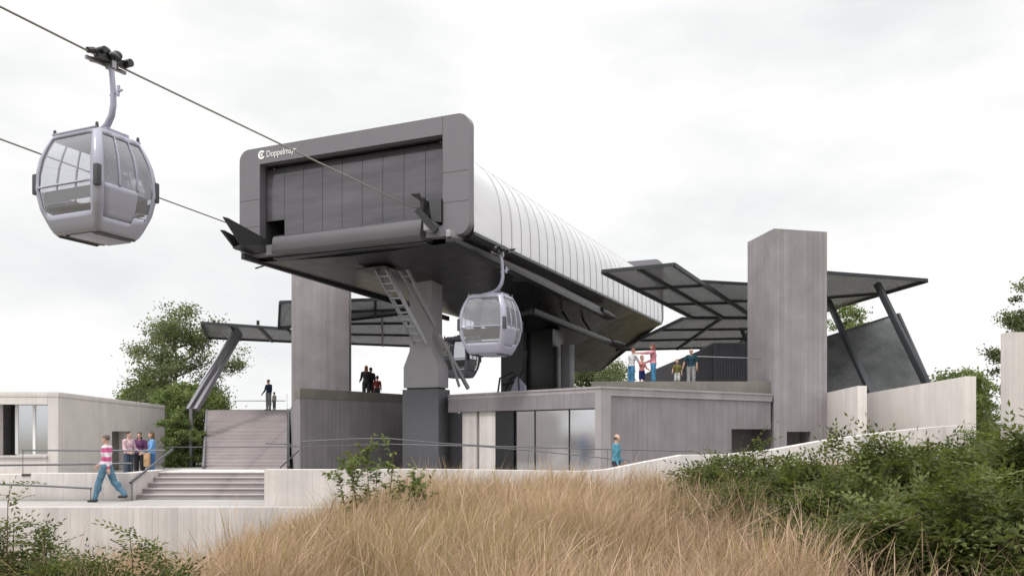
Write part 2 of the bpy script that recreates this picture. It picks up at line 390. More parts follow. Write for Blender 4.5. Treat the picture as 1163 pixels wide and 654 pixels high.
# roof slab
# (unseen opening added in the deck to let daylight into the glazed hall)
for poly in ([Cn, RP(2.62), LP(LL,-2.6), Cl], [RP(2.622), RP(5.45), LP(.6,-5.4), LP(.6,-2.602)], [LP(5.5,-2.602), LP(LL,-2.602), LP(LL,-5.4), LP(5.5,-5.4)],
             [RP(5.452), Br, (10.4,60), (-3.4,60), (-3.4,39.5), (Cl[0],Cl[1]+.01), LP(LL,-5.402)]):
    m = MB(); m.prism(poly, TZ-.12, TZ); m.build('roof', M['conc_cap'], pav, world=True)
# coping
m = MB()
m.prism([LP(-.02,.03), LP(LL,.03), LP(LL,-.3), RP(.3,-.3), RP(RL,-.3), RP(RL,.03), RP(-.02,.03)], TZ+.002, TZ+.075)
m.build('coping', M['conc_cap'], pav, world=True, bevel=.008)
# header beam above glass and side wall
m = MB(); m.prism([LP(.28), LP(LL), LP(LL,-.3), LP(.28,-.3)], TZ-.62, TZ-.122); m.build('header', M['conc_grey'], pav, world=True)
m = MB(); m.prism([Cn, RP(.42), RP(.42,-.45), LP(.28,-.45), LP(.28)], 0, TZ-.122); m.build('corner_post', M['conc_cap'], pav, world=True)
k0, k1 = .66, .985        # opening at the far end of the right wall (fraction of the length)
s0 = 6.55; s1 = RL-.02
m = MB(); m.prism([RP(.42,-.05), RP(s0,-.05), RP(s0,-.4), RP(.42,-.4)], 0, TZ-.22)
m.prism([RP(s0,-.05), RP(s1,-.05), RP(s1,-.4), RP(s0,-.4)], Z(487,32), TZ-.22)
m.build('wall', M['conc_grey'], pav, world=True)
m = MB(); m.prism([RP(.42), RP(RL), RP(RL,-.3), RP(.42,-.3)], TZ-.218, TZ-.124); m.build('fascia', M['conc_cap'], pav, world=True)
# dark space behind the opening
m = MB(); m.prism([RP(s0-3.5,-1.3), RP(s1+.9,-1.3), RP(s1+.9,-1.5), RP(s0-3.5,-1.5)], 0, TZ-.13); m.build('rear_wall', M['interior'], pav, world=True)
# interior of glazed hall
m = MB(); m.prism([LP(.5,-5.5), LP(LL+1,-5.5), LP(LL+1,-5.7), LP(.5,-5.7)], 0, TZ-.13); m.build('rear_wall', M['plaster'], pav, world=True)
m = MB(); m.prism([LP(.3,-.5), LP(.32,-5.4), LP(.5,-5.4), LP(.5,-.5)], 0, TZ-.13); m.build('partition', M['plaster'], pav, world=True)
def lface(px): # distance along left face for a picture column
    k = (px-CX)/F; return (Cn[0]-k*Cn[1])/(k*dl.y-dl.x)
a, b_ = lface(538), lface(522)
m = MB(); m.prism([LP(a,-.14), LP(b_,-.14), LP(b_,-.5), LP(a,-.5)], 0, TZ-.63); m.build('column', M['conc_light'], pav, world=True)
a, b_ = lface(559), lface(541)
m = MB(); m.prism([LP(a,-.15), LP(b_,-.15), LP(b_,-.6), LP(a,-.6)], 0, TZ-.63); m.build('column', M['conc_warm'], pav, world=True)
a, b_ = lface(580), lface(560.5)
m = MB(); m.prism([LP(a,-.10), LP(b_,-.10), LP(b_,-.16), LP(a,-.16)], .02, TZ-.64); m.build('dark_panel', M['black'], pav, world=True)
a = lface(603)
m = MB(); m.box(*sorted([LP(a,-3)[0]-.3, LP(a,-3)[0]+.3]), 33.0, 33.3, 0, 2.3); m.build('ticket_cabinet', M['steel'], pav, world=True)
for a, b_ in ((.30,lface(642)),(lface(642),lface(603)),(lface(603),lface(561)),(lface(521.5),LL)):
    m = MB(); m.prism([LP(a+.02,-.2), LP(b_-.02,-.2), LP(b_-.02,-.22), LP(a+.02,-.22)], .1, TZ-.66)
    w = m.build('window', M['win_glass'], pav, world=True)
    m = MB(); m.prism([LP(b_-.012,-.17), LP(b_+.012,-.17), LP(b_+.012,-.24), LP(b_-.012,-.24)], .02, TZ-.64)
    m.prism([LP(a+.02,-.17), LP(b_-.02,-.17), LP(b_-.02,-.24), LP(a+.02,-.24)], .02, .1)
    m.build('window_frame', M['rib'], pav, world=True)
# entrance slab steps to the deck
m = MB(); m.box(3.1, X(873,33.4), 33.0, 33.25, TZ+.002, Z(433,33))
T(m.build('deck_parapet', M['conc_dark'], bevel=.01), 'weathered olive grey deck parapet in front of the five visitors', 'parapet')
m = MB(); m.box(2.6, 9.7, 33.25, 58, TZ+.004, TZ+.32)
props(m.build('upper_deck', M['conc_dark']), kind='structure')
# left terrace block
L0 = (X(341,32.4), 32.4); Lb = (X(334,36.2), 36.2); Lc = (X(329,47.5), 47.5)
lt = thing('terrace_block', 'violet grey concrete terrace block right of the long stairs', 'building', (*L0, 0))
m = MB(); poly = [L0, (X(458,37.6),37.6), (-3.5,40.5), (-3.5,60), (X(234,60),60), (X(234,48.2),48.2), (X(329,48.2),48.2), Lb]
m.prism(poly, 0, TZ-.1); m.build('wall', M['conc_grey'], lt, world=True)
e1 = Vector((X(458,37.6),37.6))-Vector(L0); e1.normalize(); en = Vector((-e1.y, e1.x))
P = lambda s, o: (L0[0]+e1.x*s+en.x*o, L0[1]+e1.y*s+en.y*o)
m = MB(); m.prism([P(-.03,-.03), P(7.1,-.03), P(7.1,.3), P(-.03,.3)], TZ-.098, Z(440.5,32.4)); m.build('parapet', M['conc_dark'], lt, world=True, bevel=.01)
# long stairs
st = thing('long_stairs', 'tall straight flight of pinkish grey stairs climbing to the left terrace', 'stairs', (X(280,37),37,0))
n = 20; m = MB()
for k in range(n):
    Ya = 37+10.5*k/n; Yb = 37+10.5*(k+1)/n+.02
    m.prism([(X(232+4*k/n,Ya),Ya),(X(326,Ya),Ya),(X(326,48.1),48.1),(X(236,48.1),48.1)], (0 if k==0 else (TZ-.16)*k/n-.02), (TZ-.16)*(k+1)/n)
m.build('step_flight', M['stair'], st, world=True)
m = MB()
m.prism([(X(229.5,36.9),36.9),(X(231.8,36.9),36.9),(X(235.8,48),48),(X(233.5,48),48)], 0, [.25,.25,3.05,3.05]); m.build('stringer', M['frame'], st, world=True)
m = MB()
m.prism([(X(326.3,36.9),36.9),(X(329,36.9),36.9),(X(328.6,48),48),(X(326.1,48),48)], 0, [.25,.25,3.05,3.05]); m.build('stringer', M['frame_dark'], st, world=True)

# ------------------------------------------------------------ towers
def tower(label, pts, z, mat):
    m = MB(); m.prism(pts, 0, z); return m
A_ = (X(879,32.75),32.75); B_ = (X(939.3,33.3),33.3); D_ = (X(849,35.1),35.1); E_ = (B_[0]+D_[0]-A_[0], B_[1]+D_[1]-A_[1])
tw = thing('concrete_tower', 'square board marked concrete tower standing clear above the right canopy', 'tower', (A_[0],A_[1],0))
zt = Z(259.5,32.75)
# shaft with an opening near the foot on its right face (built from pieces)
def lerp(a, b, t): return (a[0]+(b[0]-a[0])*t, a[1]+(b[1]-a[1])*t)
o0, o1 = lerp(A_,B_,.24), lerp(A_,B_,.69); i0, i1 = lerp(D_,E_,.24), lerp(D_,E_,.69)
zb, zo = Z(508,33), Z(490,33)
m = MB()
v = [(*A_,0),(*o0,0),(*o1,0),(*B_,0),(*A_,zb),(*o0,zb),(*o1,zb),(*B_,zb),(*A_,zo),(*o0,zo),(*o1,zo),(*B_,zo),(*A_,zt),(*B_,zt),(*D_,0),(*E_,0),(*D_,zt),(*E_,zt)]
m.add(v, [(0,1,5,4),(1,2,6,5),(2,3,7,6),(4,5,9,8),(6,7,11,10),(8,9,10,11,13,12),(3,15,17,13,11,7),(14,0,4,8,12,16),(15,14,16,17),(12,13,17,16)])
h = lambda p, z: (p[0]-.1, p[1]+.9, z)
m.add([(*o0,zb),(*o1,zb),(*o1,zo),(*o0,zo),h(o0,zb),h(o1,zb),h(o1,zo),h(o0,zo)], [(0,1,5,4),(1,2,6,5),(2,3,7,6),(3,0,4,7),(4,5,6,7)])
m.build('shaft', M['conc_tower'], tw, world=True)
m = MB()
m.prism([(X(331,39),39),(X(396.5,39.4),39.4),(X(396.5,39.4)-.35,41.8),(X(331,39)-.35,41.4)], 0, 9.6)
T(m.build('concrete_tower', M['conc_tower'], bevel=.02), 'board marked concrete tower half hidden beneath the left side of the station', 'tower')

# ------------------------------------------------------------ the station
P0 = (X(533,28), 28.0); ROT = math.atan2(-.4075, .913)
ST = thing('gondola_station', 'long gondola lift station with white ribbed flank and grey front frame raised on pylons', 'station', (*P0, 0), ROT)
W = 9.7; LN = 26.0
def rrect(x0, x1, z0, z1, r, n=7):
    pts = []
    for cx, cz, a0 in ((x1-r,z0+r,-90),(x1-r,z1-r,0),(x0+r,z1-r,90),(x0+r,z0+r,180)):
        for k in range(n): a = R(a0+90*k/(n-1)); pts.append((cx+r*math.cos(a), cz+r*math.sin(a)))
    return pts
def ring(y0, y1, outer, inner):
    m = MB(); n = len(outer); v = []
    for y in (y0, y1):
        v += [(p[0],y,p[1]) for p in outer]; v += [(p[0],y,p[1]) for p in inner]
    fs = []
    for i in range(n):
        j = (i+1)%n
        fs += [(i,j,n+j,n+i), (2*n+i,3*n+i,3*n+j,2*n+j), (i,2*n+i,2*n+j,j), (n+i,n+j,3*n+j,3*n+i)]
    return m.add(v, fs)
zt_, zb_ = 12.27, 8.25
o_ = rrect(-W, 0, zb_, zt_, .42); i_ = rrect(-8.74, -1.0, 8.62, 11.66, .04)
fr = ring(0, .34, o_, i_).build('front_frame', M['frame'], ST, smooth=True)
o2 = rrect(-8.86, -.88, 8.5, 11.78, .05)
ring(.342, 1.4, o2, i_).build('frame_lining', M['frame_dark'], ST, smooth=True)
# fine seams on the frame
for z in (10.35, 9.35):
    for x0, x1 in ((-W+.02,-8.76),(-.98,-.02)):
        m = MB(); m.box(x0, x1, -.004, .0, z, z+.014); m.build('frame_seam', M['frame_dark'], fr)
m = MB(); m.box(-1.01,-.995,-.004,0,10.0,zt_-.02); m.build('frame_seam', M['frame_dark'], fr)
ring(LN-.2, LN+.25, o_, rrect(-8.9,-.8,8.6,11.66,.04)).build('rear_frame', M['frame'], ST, smooth=True)
# front panels
nP = 9; pw = 7.74/nP
for k in range(nP):
    x0 = -8.74+pw*k+.008; x1 = x0+pw-.016
    zb = 9.6 if k in (0, nP-1) else 8.93
    prof = [(.36, zb), (.35, zb+.5), (.345, 10.2), (.35, 10.9), (.37, 11.3), (.43, 11.52), (.55, 11.63)]
    v = []; fs = []
    for y, z in prof: v += [(x0,y,z),(x1,y,z)]
    nq = len(v)
    for y, z in prof: v += [(x0,y+.05,z-.01),(x1,y+.05,z-.01)]
    for i in range(len(prof)-1):
        a = 2*i; fs += [(a,a+1,a+3,a+2), (nq+a,nq+a+2,nq+a+3,nq+a+1), (a,a+2,nq+a+2,nq+a), (a+1,nq+a+1,nq+a+3,a+3)]
    fs.append((0,nq,nq+1,1))
    m = MB(); m.add(v, fs); m.build('front_panel', M['panel'], ST, smooth=True, angle=60)
# interior dark housing
m = MB(); m.box(-8.9, -.9, 1.6, 1.7, 8.4, 12.0); m.build('inner_housing', M['black'], ST)
m = MB()
for r_ in (.42, .30): m.tube([(-8.25+math.sin(a)*r_*.5, .95-.25*math.sin(a), 9.1+r_*1.25*math.cos(a)) for a in np.linspace(0, 2*math.pi, 18)], .05, 8)
m.build('drive_tyre', M['frame_dark'], ST, smooth=True)
# bumper beam
prof = [(.45,8.93),(.02,8.93),(-.06,8.90),(-.13,8.82),(-.22,8.36),(-.20,8.24),(-.10,8.15),(.3,8.12),(.45,8.12)]
v = []; np_ = len(prof)
for x, sc in ((-8.15,.55),(-8.02,1),(-1.75,1),(-1.6,.55)):
    for y, z in prof: v.append((x, .45+(y-.45)*sc, 8.53+(z-8.53)*(.75+.25*sc)))
fs = [tuple(range(np_))[::-1], tuple(range(3*np_,4*np_))]
for s in range(3):
    for i in range(np_): fs.append((s*np_+i, s*np_+(i+1)%np_, (s+1)*np_+(i+1)%np_, (s+1)*np_+i))
m = MB(); m.add(v, fs); m.build('bumper_beam', M['bumper'], ST, smooth=True, angle=50)
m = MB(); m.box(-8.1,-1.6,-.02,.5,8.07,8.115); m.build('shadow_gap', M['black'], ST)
# cladding shell (superellipse section)
sec = []
for k in range(0, 33):
    th = math.pi*k/32; c = math.cos(th); s = math.sin(th)
    ex = 2/3.0
    x = math.copysign(abs(c)**ex, c); z = abs(s)**ex
    sec.append((-W/2+W/2*x, 8.55+3.58*z))
sec = [(-.02, 8.36)]+sec+[(-W+.02, 8.36)]
y0, y1 = 1.66, LN-.2; v = []; fs = []; ny = 27
for j in range(ny+1):
    y = y0+(y1-y0)*j/ny
    v += [(x, y, z) for x, z in sec]
ns = len(sec)
for j in range(ny):
    for i in range(ns-1): fs.append((j*ns+i, (j+1)*ns+i, (j+1)*ns+i+1, j*ns+i+1))
nb = len(v); v += [(x, .36, z) for x, z in sec]+[(x, 1.66, z) for x, z in sec]
for i in range(ns-1):
    xa, xb, za = sec[i][0], sec[i+1][0], min(sec[i][1], sec[i+1][1])
    if min(xa, xb) > -.9 or max(xa, xb) < -W+.9 or za > 11.82: fs.append((nb+i, nb+ns+i, nb+ns+i+1, nb+i+1))
m = MB(); m.add(v, fs); m.build('cladding', M['cladding'], ST, smooth=True, angle=80)
for xx, zz in ((-1.3, 11.56), (-W+1.3, 11.56)):
    m = MB(); m.tube([(xx, .4, zz), (xx, LN-.2, zz)], .035, 8); m.build('roof_trim', M['frame'], ST, smooth=True)
# standing seams
for j in range(1, ny):
    y = y0+(y1-y0)*j/ny; v = []; fs = []
    for i, (x, z) in enumerate(sec):
        a = sec[max(i-1,0)]; b2 = sec[min(i+1,ns-1)]; t2 = Vector((b2[0]-a[0], b2[1]-a[1])).normalized(); nx_, nz_ = t2.y, -t2.x
        if nx_*(x+W/2)+nz_*(z-8) < 0: nx_, nz_ = -nx_, -nz_
        v += [(x,y-.011,z),(x+nx_*.022,y-.011,z+nz_*.022),(x+nx_*.022,y+.011,z+nz_*.022),(x,y+.011,z)]
    for i in range(ns-1):
        a = 4*i
        for k in range(3): fs.append((a+k, a+4+k, a+5+k, a+1+k))
    m = MB(); m.add(v, fs); m.build('standing_seam', M['seam'], ST)
m = MB(); m.box(-.06,.03,.36,LN-.2,8.27,8.375); m.box(-W-.03,-W+.06,.36,LN-.2,8.27,8.375); m.build('eaves_trim', M['frame_dark'], ST)
# belly
def keel(y): return 8.0-1.35*min(y,16)/16-(1.15*(y-16)/10 if y > 16 else 0)
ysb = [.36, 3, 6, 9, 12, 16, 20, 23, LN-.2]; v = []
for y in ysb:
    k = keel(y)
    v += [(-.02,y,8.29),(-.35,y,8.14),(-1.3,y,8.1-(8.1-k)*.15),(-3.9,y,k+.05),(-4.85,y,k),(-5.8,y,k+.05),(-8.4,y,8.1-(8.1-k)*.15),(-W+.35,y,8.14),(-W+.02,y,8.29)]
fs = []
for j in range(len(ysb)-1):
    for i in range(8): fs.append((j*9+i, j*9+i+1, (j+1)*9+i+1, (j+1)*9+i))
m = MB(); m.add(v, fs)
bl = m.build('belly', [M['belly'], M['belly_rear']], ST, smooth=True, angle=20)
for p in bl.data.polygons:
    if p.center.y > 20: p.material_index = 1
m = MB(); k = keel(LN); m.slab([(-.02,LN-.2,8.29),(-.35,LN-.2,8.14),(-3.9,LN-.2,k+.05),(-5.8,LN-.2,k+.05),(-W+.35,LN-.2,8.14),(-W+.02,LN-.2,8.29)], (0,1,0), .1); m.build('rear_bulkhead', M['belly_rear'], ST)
# underside panel joints and access hatch
m = MB(); m.box(-5.5,-4.2,1.5,2.4,7.76,7.80); m.build('access_hatch', M['black'], ST)
# outer guide beams
m = MB(); m.beam((-.55,-.45,8.22),(-.55,15.5,7.82),.16,.24); m.build('guide_beam', M['pylon'], ST, bevel=.02)
m = MB(); m.beam((-.5,-.4,8.0),(-.5,15.7,7.58),.34,.16); m.build('running_rail', M['black'], ST, bevel=.01)
m = MB(); m.beam((-9.15,-.45,8.2),(-9.15,15.5,7.85),.16,.24); m.build('guide_beam', M['frame_dark'], ST, bevel=.02)
m = MB(); m.tube([(-.5,15.3,7.72),(-.45,15.9,7.68),(-.35,16.3,7.6),(-.15,16.6,7.55)], [.22,.26,.22,.1], 12); m.build('rail_buffer', M['black'], ST, smooth=True)
m = MB(); m.beam((-1.5,9,6.95),(-1.0,19,6.5),.22,.26); m.beam((-2.2,9.3,6.9),(-1.5,9,6.95),.2,.2)
for y in (10.5, 13.5, 16.5): m.beam((-1.35,y,6.85),(-1.9,y+.2,7.6),.08,.08)
m.build('lower_track', M['black'], ST, bevel=.01)
m = MB(); m.tube([(-1.05,18.8,6.55),(-.9,19.4,6.5),(-.6,19.9,6.45)], [.2,.24,.12], 12); m.build('rail_buffer', M['black'], ST, smooth=True)
for y in (6.0, 11.0):
    m = MB(); m.beam((-1.1,y,7.9),(-.55,y+.1,7.85),.1,.3); m.build('beam_bracket', M['frame_dark'], ST)
# entry troughs
m = MB()
m.slab([(-9.1,-1.55,9.38),(-9.02,-1.38,9.36),(-8.35,.3,8.72),(-8.3,.35,8.35),(-8.9,-.85,8.47)], (1,.2,0), .05)
m.slab([(-9.45,-1.3,9.0),(-9.38,-1.2,9.0),(-9.05,.2,8.6),(-9.0,.2,8.3),(-9.3,-.7,8.4)], (1,.2,0), .05)
m.slab([(-9.3,-.8,8.42),(-8.85,-.9,8.46),(-8.3,.3,8.34),(-9.0,.25,8.28)], (0,0,1), .04)
m.build('entry_trough', M['black'], ST)
m = MB(); m.slab([(-1.75,-.25,9.55),(-1.6,-.25,9.55),(-1.55,.1,9.4),(-1.6,.1,8.95),(-1.75,-.1,8.9)], (1,0,0), .03)
m.slab([(-1.95,-.5,9.62),(-1.6,-.5,9.62),(-1.65,-.2,9.4)], (0,0,1), .03)
m.slab([(-1.45,-.15,9.5),(-1.0,-.1,9.5),(-1.0,-.1,8.7),(-1.35,-.15,8.75)], (0,1,0), .03)
m.build('entry_trough', M['frame_dark'], ST)
m = MB(); m.beam((-1.35,-.42,8.55),(-1.35,.2,8.55),.3,.3); m.build('trough_end', M['pylon'], ST, bevel=.02)
m = MB(); m.beam((-1.7,-.45,9.1),(-1.05,-.35,8.35),.16,.22); m.build('trough_arm', M['black'], ST)
m = MB(); m.tube([(-.1,3.0,8.28),(.45,2.7,8.22)], .035, 8); m.build('drain_pipe', M['frame_dark'], ST, smooth=True)
m = MB(); m.tube([(-W+.1,1.3,8.2),(-W+.25,.6,7.95)], .03, 8); m.build('drain_pipe', M['frame_dark'], ST, smooth=True)
# lettering and emblem
cu = bpy.data.curves.new('lettering', 'FONT'); cu.body = 'Doppelmayr'; cu.size = .42; cu.extrude = .006
to = bpy.data.objects.new('lettering_tmp', cu); C.objects.link(to)
dg = bpy.context.evaluated_depsgraph_get(); me = bpy.data.meshes.new_from_object(to.evaluated_get(dg)); me.name = 'lettering'
bpy.data.objects.remove(to)
w_ = max(v.co.x for v in me.vertices)
for v_ in me.vertices: v_.co = (v_.co.x*1.38/w_, -v_.co.z, v_.co.y*.80)
me.materials.append(M['white']); lo = bpy.data.objects.new('lettering', me); C.objects.link(lo); lo.parent = fr; lo.location = (-8.42, -.012, 11.87)
m = MB()
def arc(cx, cz, r0, r1, a0, a1, n=20):
    v = []; fs = []
    for k in range(n+1):
        a = R(a0+(a1-a0)*k/n)
        for r in (r0, r1): v += [(cx+r*math.cos(a), -.016, cz+r*math.sin(a)), (cx+r*math.cos(a), -.004, cz+r*math.sin(a))]
    for k in range(n):
        q = 4*k
        fs += [(q,q+4,q+6,q+2),(q+1,q+3,q+7,q+5),(q,q+1,q+5,q+4),(q+2,q+6,q+7,q+3)]
    m.add(v, fs)
arc(-8.64, 11.99, .085, .165, 35, 325); arc(-8.64, 11.99, .0, .05, 0, 360)
m.build('emblem', M['white'], fr)
# front pylon
m = MB(); m.box(-5.16,-3.51,4.24,5.19,0,3.40); m.build('pylon_plinth', M['block'], ST, bevel=.015)
m = MB(); m.box(-5.0,-3.67,4.33,5.1,3.40,3.47); m.build('base_plate', M['black'], ST)
pz = [(-5.13,3.47),(-3.56,3.47),(-3.56,4.3),(-3.84,4.95),(-3.84,7.86),(-4.85,7.86),(-4.85,4.95),(-5.13,4.3)]
m = MB(); m.slab([(x,4.28,z) for x,z in pz], (0,1,0), .87); m.build('pylon', M['pylon'], ST, bevel=.012)
# ladder on the pylon
def ladder(xa, xb, ya, yb, za, zb, w, n, mat):
    m = MB()
    for sx in (0, w): m.beam((xa+sx,ya,za),(xb+sx,yb,zb),.05,.16)
    for k in range(n):
        t = (k+.5)/n; m.beam((xa+(xb-xa)*t,ya+(yb-ya)*t,za+(zb-za)*t),(xa+(xb-xa)*t+w,ya+(yb-ya)*t,za+(zb-za)*t),.16,.035)
    return m.build('ladder', mat, ST)
ladder(-5.02,-4.35,2.0,3.95,7.95,5.15,.45,11,M['steel'])
m = MB()
for q in (0, .35): m.beam((-4.3+q,2.6,7.85),(-3.75+q*.3,4.2,5.9),.05,.12)
m.beam((-4.3,2.75,7.6),(-3.9,2.75,7.6),.05,.05); m.beam((-3.62,4.4,5.6),(-3.2,6.2,3.5),.10,.14); m.beam((-3.5,4.8,5.3),(-3.3,5.6,3.55),.06,.1)
m.build('pylon_brace', M['pylon'], ST)
# rear pylons and operator column
m = MB(); m.box(-5.6,-4.35,14.6,15.9,TZ,7.0); m.build('rear_pylon', M['block'], ST, bevel=.015)
m = MB(); m.box(-4.33,-2.9,15.0,16.6,TZ,6.95); m.build('rear_cabinet', M['belly'], ST, bevel=.02)
m = MB(); m.box(-2.7,-2.2,15.6,16.3,TZ,6.2); m.build('rear_post', M['frame'], ST, bevel=.015)
# machinery seen between pylon and cabin
m = MB(); m.tube([(-3.6,10.5,3.9),(-2.9,10.4,4.0),(-2.55,10.4,4.5),(-2.4,10.4,5.4)], .07, 8); m.tube([(-3.9,11,3.3),(-3.2,10.6,4.2),(-2.7,10.5,4.3)], .05, 8)
m.tube([(-3.3,9.2,3.15),(-3.15,9.2,4.1),(-2.6,9.25,4.35),(-2.3,9.3,4.2),(-2.25,9.3,3.15)], .045, 8)
m.build('machinery_pipes', M['black'], ST, smooth=True)
m = MB(); m.slab([(-3.1,10,3.3),(-2.3,10,3.35),(-2.3,10,3.8),(-2.7,10,4.2)], (0,1,0), .2)
m.build('machinery_cover', M['hanger'], ST)

# ------------------------------------------------------------ cables
def sl(s, t, z): # station coords -> world
    return Vector((P0[0]-.913*s+.407*t, P0[1]+.4075*s+.913*t, z))
c1 = [sl(1.5, .9, 9.17), sl(1.85, -1, 9.17), sl(1.85, -12.4, 9.22), sl(1.85, -34, 9.7)]
cb = MB(); cb.tube(c1, .022, 6); T(cb.build('haul_cable', M['cable'], smooth=True), 'braided steel haul cable holding the big cabin and running to the station right side', 'cable')
a1 = at(256,252.5,31.5); dirv = Vector((-.407,-.913,0)); a2 = at(0,158,18.9)
cb = MB(); cb.tube([a1+(a1-a2)*.06, a1, a2, a2+(a2-a1)*1.2], .022, 6); T(cb.build('haul_cable', M['cable'], smooth=True), 'braided steel haul cable passing behind the big cabin to the station left side', 'cable')

# ------------------------------------------------------------ cabins
def make_cabin():
    root = thing('gondola_cabin', '', 'gondola cabin')
    Wc, Lc, H = 1.82, 1.52, 2.02     # full width across, along, height; bulge widest at .45 H
    def prof(t): # half scale at height fraction
        return np.interp(t, [0,.04,.12,.25,.45,.6,.75,.88,.97,1], [.64,.72,.80,.915,1.0,.985,.93,.83,.735,.70])
    n = 64
    def rr(sx, sy, r):
        pts = []
        for cx, cy, a0 in ((1,-1,-90),(1,1,0),(-1,1,90),(-1,-1,180)):
            for k in range(16):
                a = R(a0+90*k/15); pts.append((cx*(sx-r)+r*math.cos(a), cy*(sy-r)+r*math.sin(a)))
        return pts
    ts = [0,.03,.08,.13,.18,.235,.26,.33,.40,.445,.465,.53,.6,.67,.74,.81,.87,.91,.955,1]
    # resample each side finely: straight runs get 10 points
    def loop(t):
        s = float(prof(t)); sx, sy = Wc/2*s, Lc/2*s; r = .115*s; pts = []
        cs = [(1,-1,-90),(1,1,0),(-1,1,90),(-1,-1,180)]
        for q, (cx, cy, a0) in enumerate(cs):
            for k in range(5): a = R(a0+90*k/4); pts.append((cx*(sx-r)+r*math.cos(a), cy*(sy-r)+r*math.sin(a)))
            nx_, ny_, b0 = cs[(q+1)%4]; e = pts[-1]; a = R(b0); g = (nx_*(sx-r)+r*math.cos(a), ny_*(sy-r)+r*math.sin(a))
            for k in (.035,.17,.315,.345,.5,.655,.685,.83,.965): pts.append((e[0]+(g[0]-e[0])*k, e[1]+(g[1]-e[1])*k))
        return pts
    rings = [[(x, y, t*H) for x, y in loop(t)] for t in ts]; nn = len(rings[0]); 
    shell = MB(); win = {}; door = {}
    # side q spans indices q*14+4 .. q*14+14 ; q=0 : +x side (door), 1: +y end, 2: -x side, 3: -y end
    def kind(j, i):
        q = i//14; r = i%14; t = (ts[j]+ts[j+1])/2
        if r < 4: return 'f'
        c = r-4      # 0..9 cells along side
        if q in (0, 2):
            if t > .955 or t < .06: return 'f'
            if c in (0,): return 'f'
            if c == 9: return 'f'
            if c in (3, 6): return 'f' if t > .45 else ('d' if t > .13 else 'f')
            if t > .45: return 'w'
            if .13 < t < .44 : return 'd' if 1 <= c <= 5 else ('w' if t > .18 else 'f')
            return 'f'
        if t > .955: return 'f'
        if c in (0, 9): return 'f'
        if .445 < t < .465: return 'f'
        if t > .18: return 'w'
        return 'f'
    for j in range(len(ts)-1):
        for i in range(nn):
            k = (i+1)%nn; q4 = [rings[j][i], rings[j][k], rings[j+1][k], rings[j+1][i]]; kd = kind(j, i)
            if kd == 'w':
                s = .985; q4 = [(p[0]*s, p[1]*s, p[2]) for p in q4]; win.setdefault((i//14, (i%14-4)//(3 if (i//14)%2==0 else 20), ts[j]>.45), MB()).add(q4, [(0,1,2,3)])
            elif kd == 'd': door.setdefault(i//14, MB()).add([(p[0]*1.006, p[1]*1.0, p[2]) for p in q4], [(0,1,2,3)])
            else: shell.add(q4, [(0,1,2,3)])
    shell.add(rings[-1], [tuple(range(nn))])
    b = shell.build('body', M['cabin'], root, merge=.0004)
    for o in (b,):
        so_ = o.modifiers.new('s', 'SOLIDIFY'); so_.thickness = .03; so_.offset = 0
        o.data.shade_smooth(); o.data.set_sharp_from_angle(angle=R(35))
    for q, mb in win.items(): mb.build('window', M['cabin_glass'], root, merge=.0004).data.shade_smooth()
    for q, mb in door.items():
        nm = 'door_panel'; o = mb.build(nm, M['cabin'], root, merge=.0004); o.data.shade_smooth()
        if nm == 'door_panel': so_ = o.modifiers.new('s','SOLIDIFY'); so_.thickness = .02
    fl = MB(); fl.add([(p[0]*.98,p[1]*.98,-.0) for p in rings[0]]+[(p[0]*1.0,p[1]*1.0,.07) for p in rings[1]], [tuple(range(nn))[::-1], tuple(range(nn,2*nn))]+[(i,(i+1)%nn,nn+(i+1)%nn,nn+i) for i in range(nn)])
    fl.build('floor', M['cabin_floor'], root)
    m = MB(); m.box(-.22,.44,-.47,.47,-.045,-.002); m.build('skid_plate', M['hanger'], root, bevel=.01)
    m = MB()
    for x in (-.55,-.35,.52):
        m = MB(); m.box(x,x+.06,-.45,.45,-.035,-.002); m.build('floor_rail', M['cabin_dark'], root)
    # bumpers
    for x, y in ((1,-1),(1,1),(-1,1),(-1,-1)):
        m = MB(); cx, cy = x*(Wc/2-.045), y*(Lc/2-.045); m.prism([(cx-.06*1,cy-.06),(cx+.06,cy-.06),(cx+.06,cy+.06),(cx-.06,cy+.06)], .80, 1.22); m.build('bumper', M['cabin_dark'], root, bevel=.03)
    # benches
    for y in (-.58, .30):
        m = MB(); m.box(-.70,.70,y,y+.28,.50,.545); m.build('bench', M['bench'], root, bevel=.01)
    for y in (-.66,.63):
        m = MB(); m.box(-.70,.70,y,y+.03,.62,.86); m.build('backrest', M['bench'], root, bevel=.01)
    # roof rack, hanger, grip
    m = MB(); m.box(-.62,.62,-.56,.56,H+.0,H+.035); m.build('roof_plate', M['cabin'], root, bevel=.012)
    m = MB(); 
    for y in (-.2,.2): m.beam((-.58,y,H+.07),(.60,y,H+.07),.05,.06)
    m.box(-.2,.2,-.22,.22,H+.04,H+.13)
    for x in (-.55,.55): m.box(x-.04,x+.04,-.28,.28,H+.035,H+.10)
    m.build('roof_rack', M['hanger'], root)
    m = MB()
    for x, y in ((-.6,-.5),(.6,-.5),(-.6,.5),(.6,.5)): m.cap((x,y,H+.02),(x,y,H+.10),.035,.03)
    m.build('roof_buffer', M['cabin_dark'], root, smooth=True)
    hp = [(-.1,0,H+.12),(.12,0,H+.16),(.30,0,H+.27),(.42,0,H+.44),(.47,0,H+.65),(.47,0,H+.9),(.44,0,H+1.2),(.40,0,H+1.48)]
    m = MB(); m.tube(hp, [.075,.075,.07,.066,.062,.058,.055,.055], 12); m.beam((.38,0,H+.85),(.72,0,H+.92),.04,.03); m.beam((.62,-.02,H+.80),(.62,.0,H+1.02),.05,.04)
    m.build('hanger', M['hanger'], root, smooth=True)
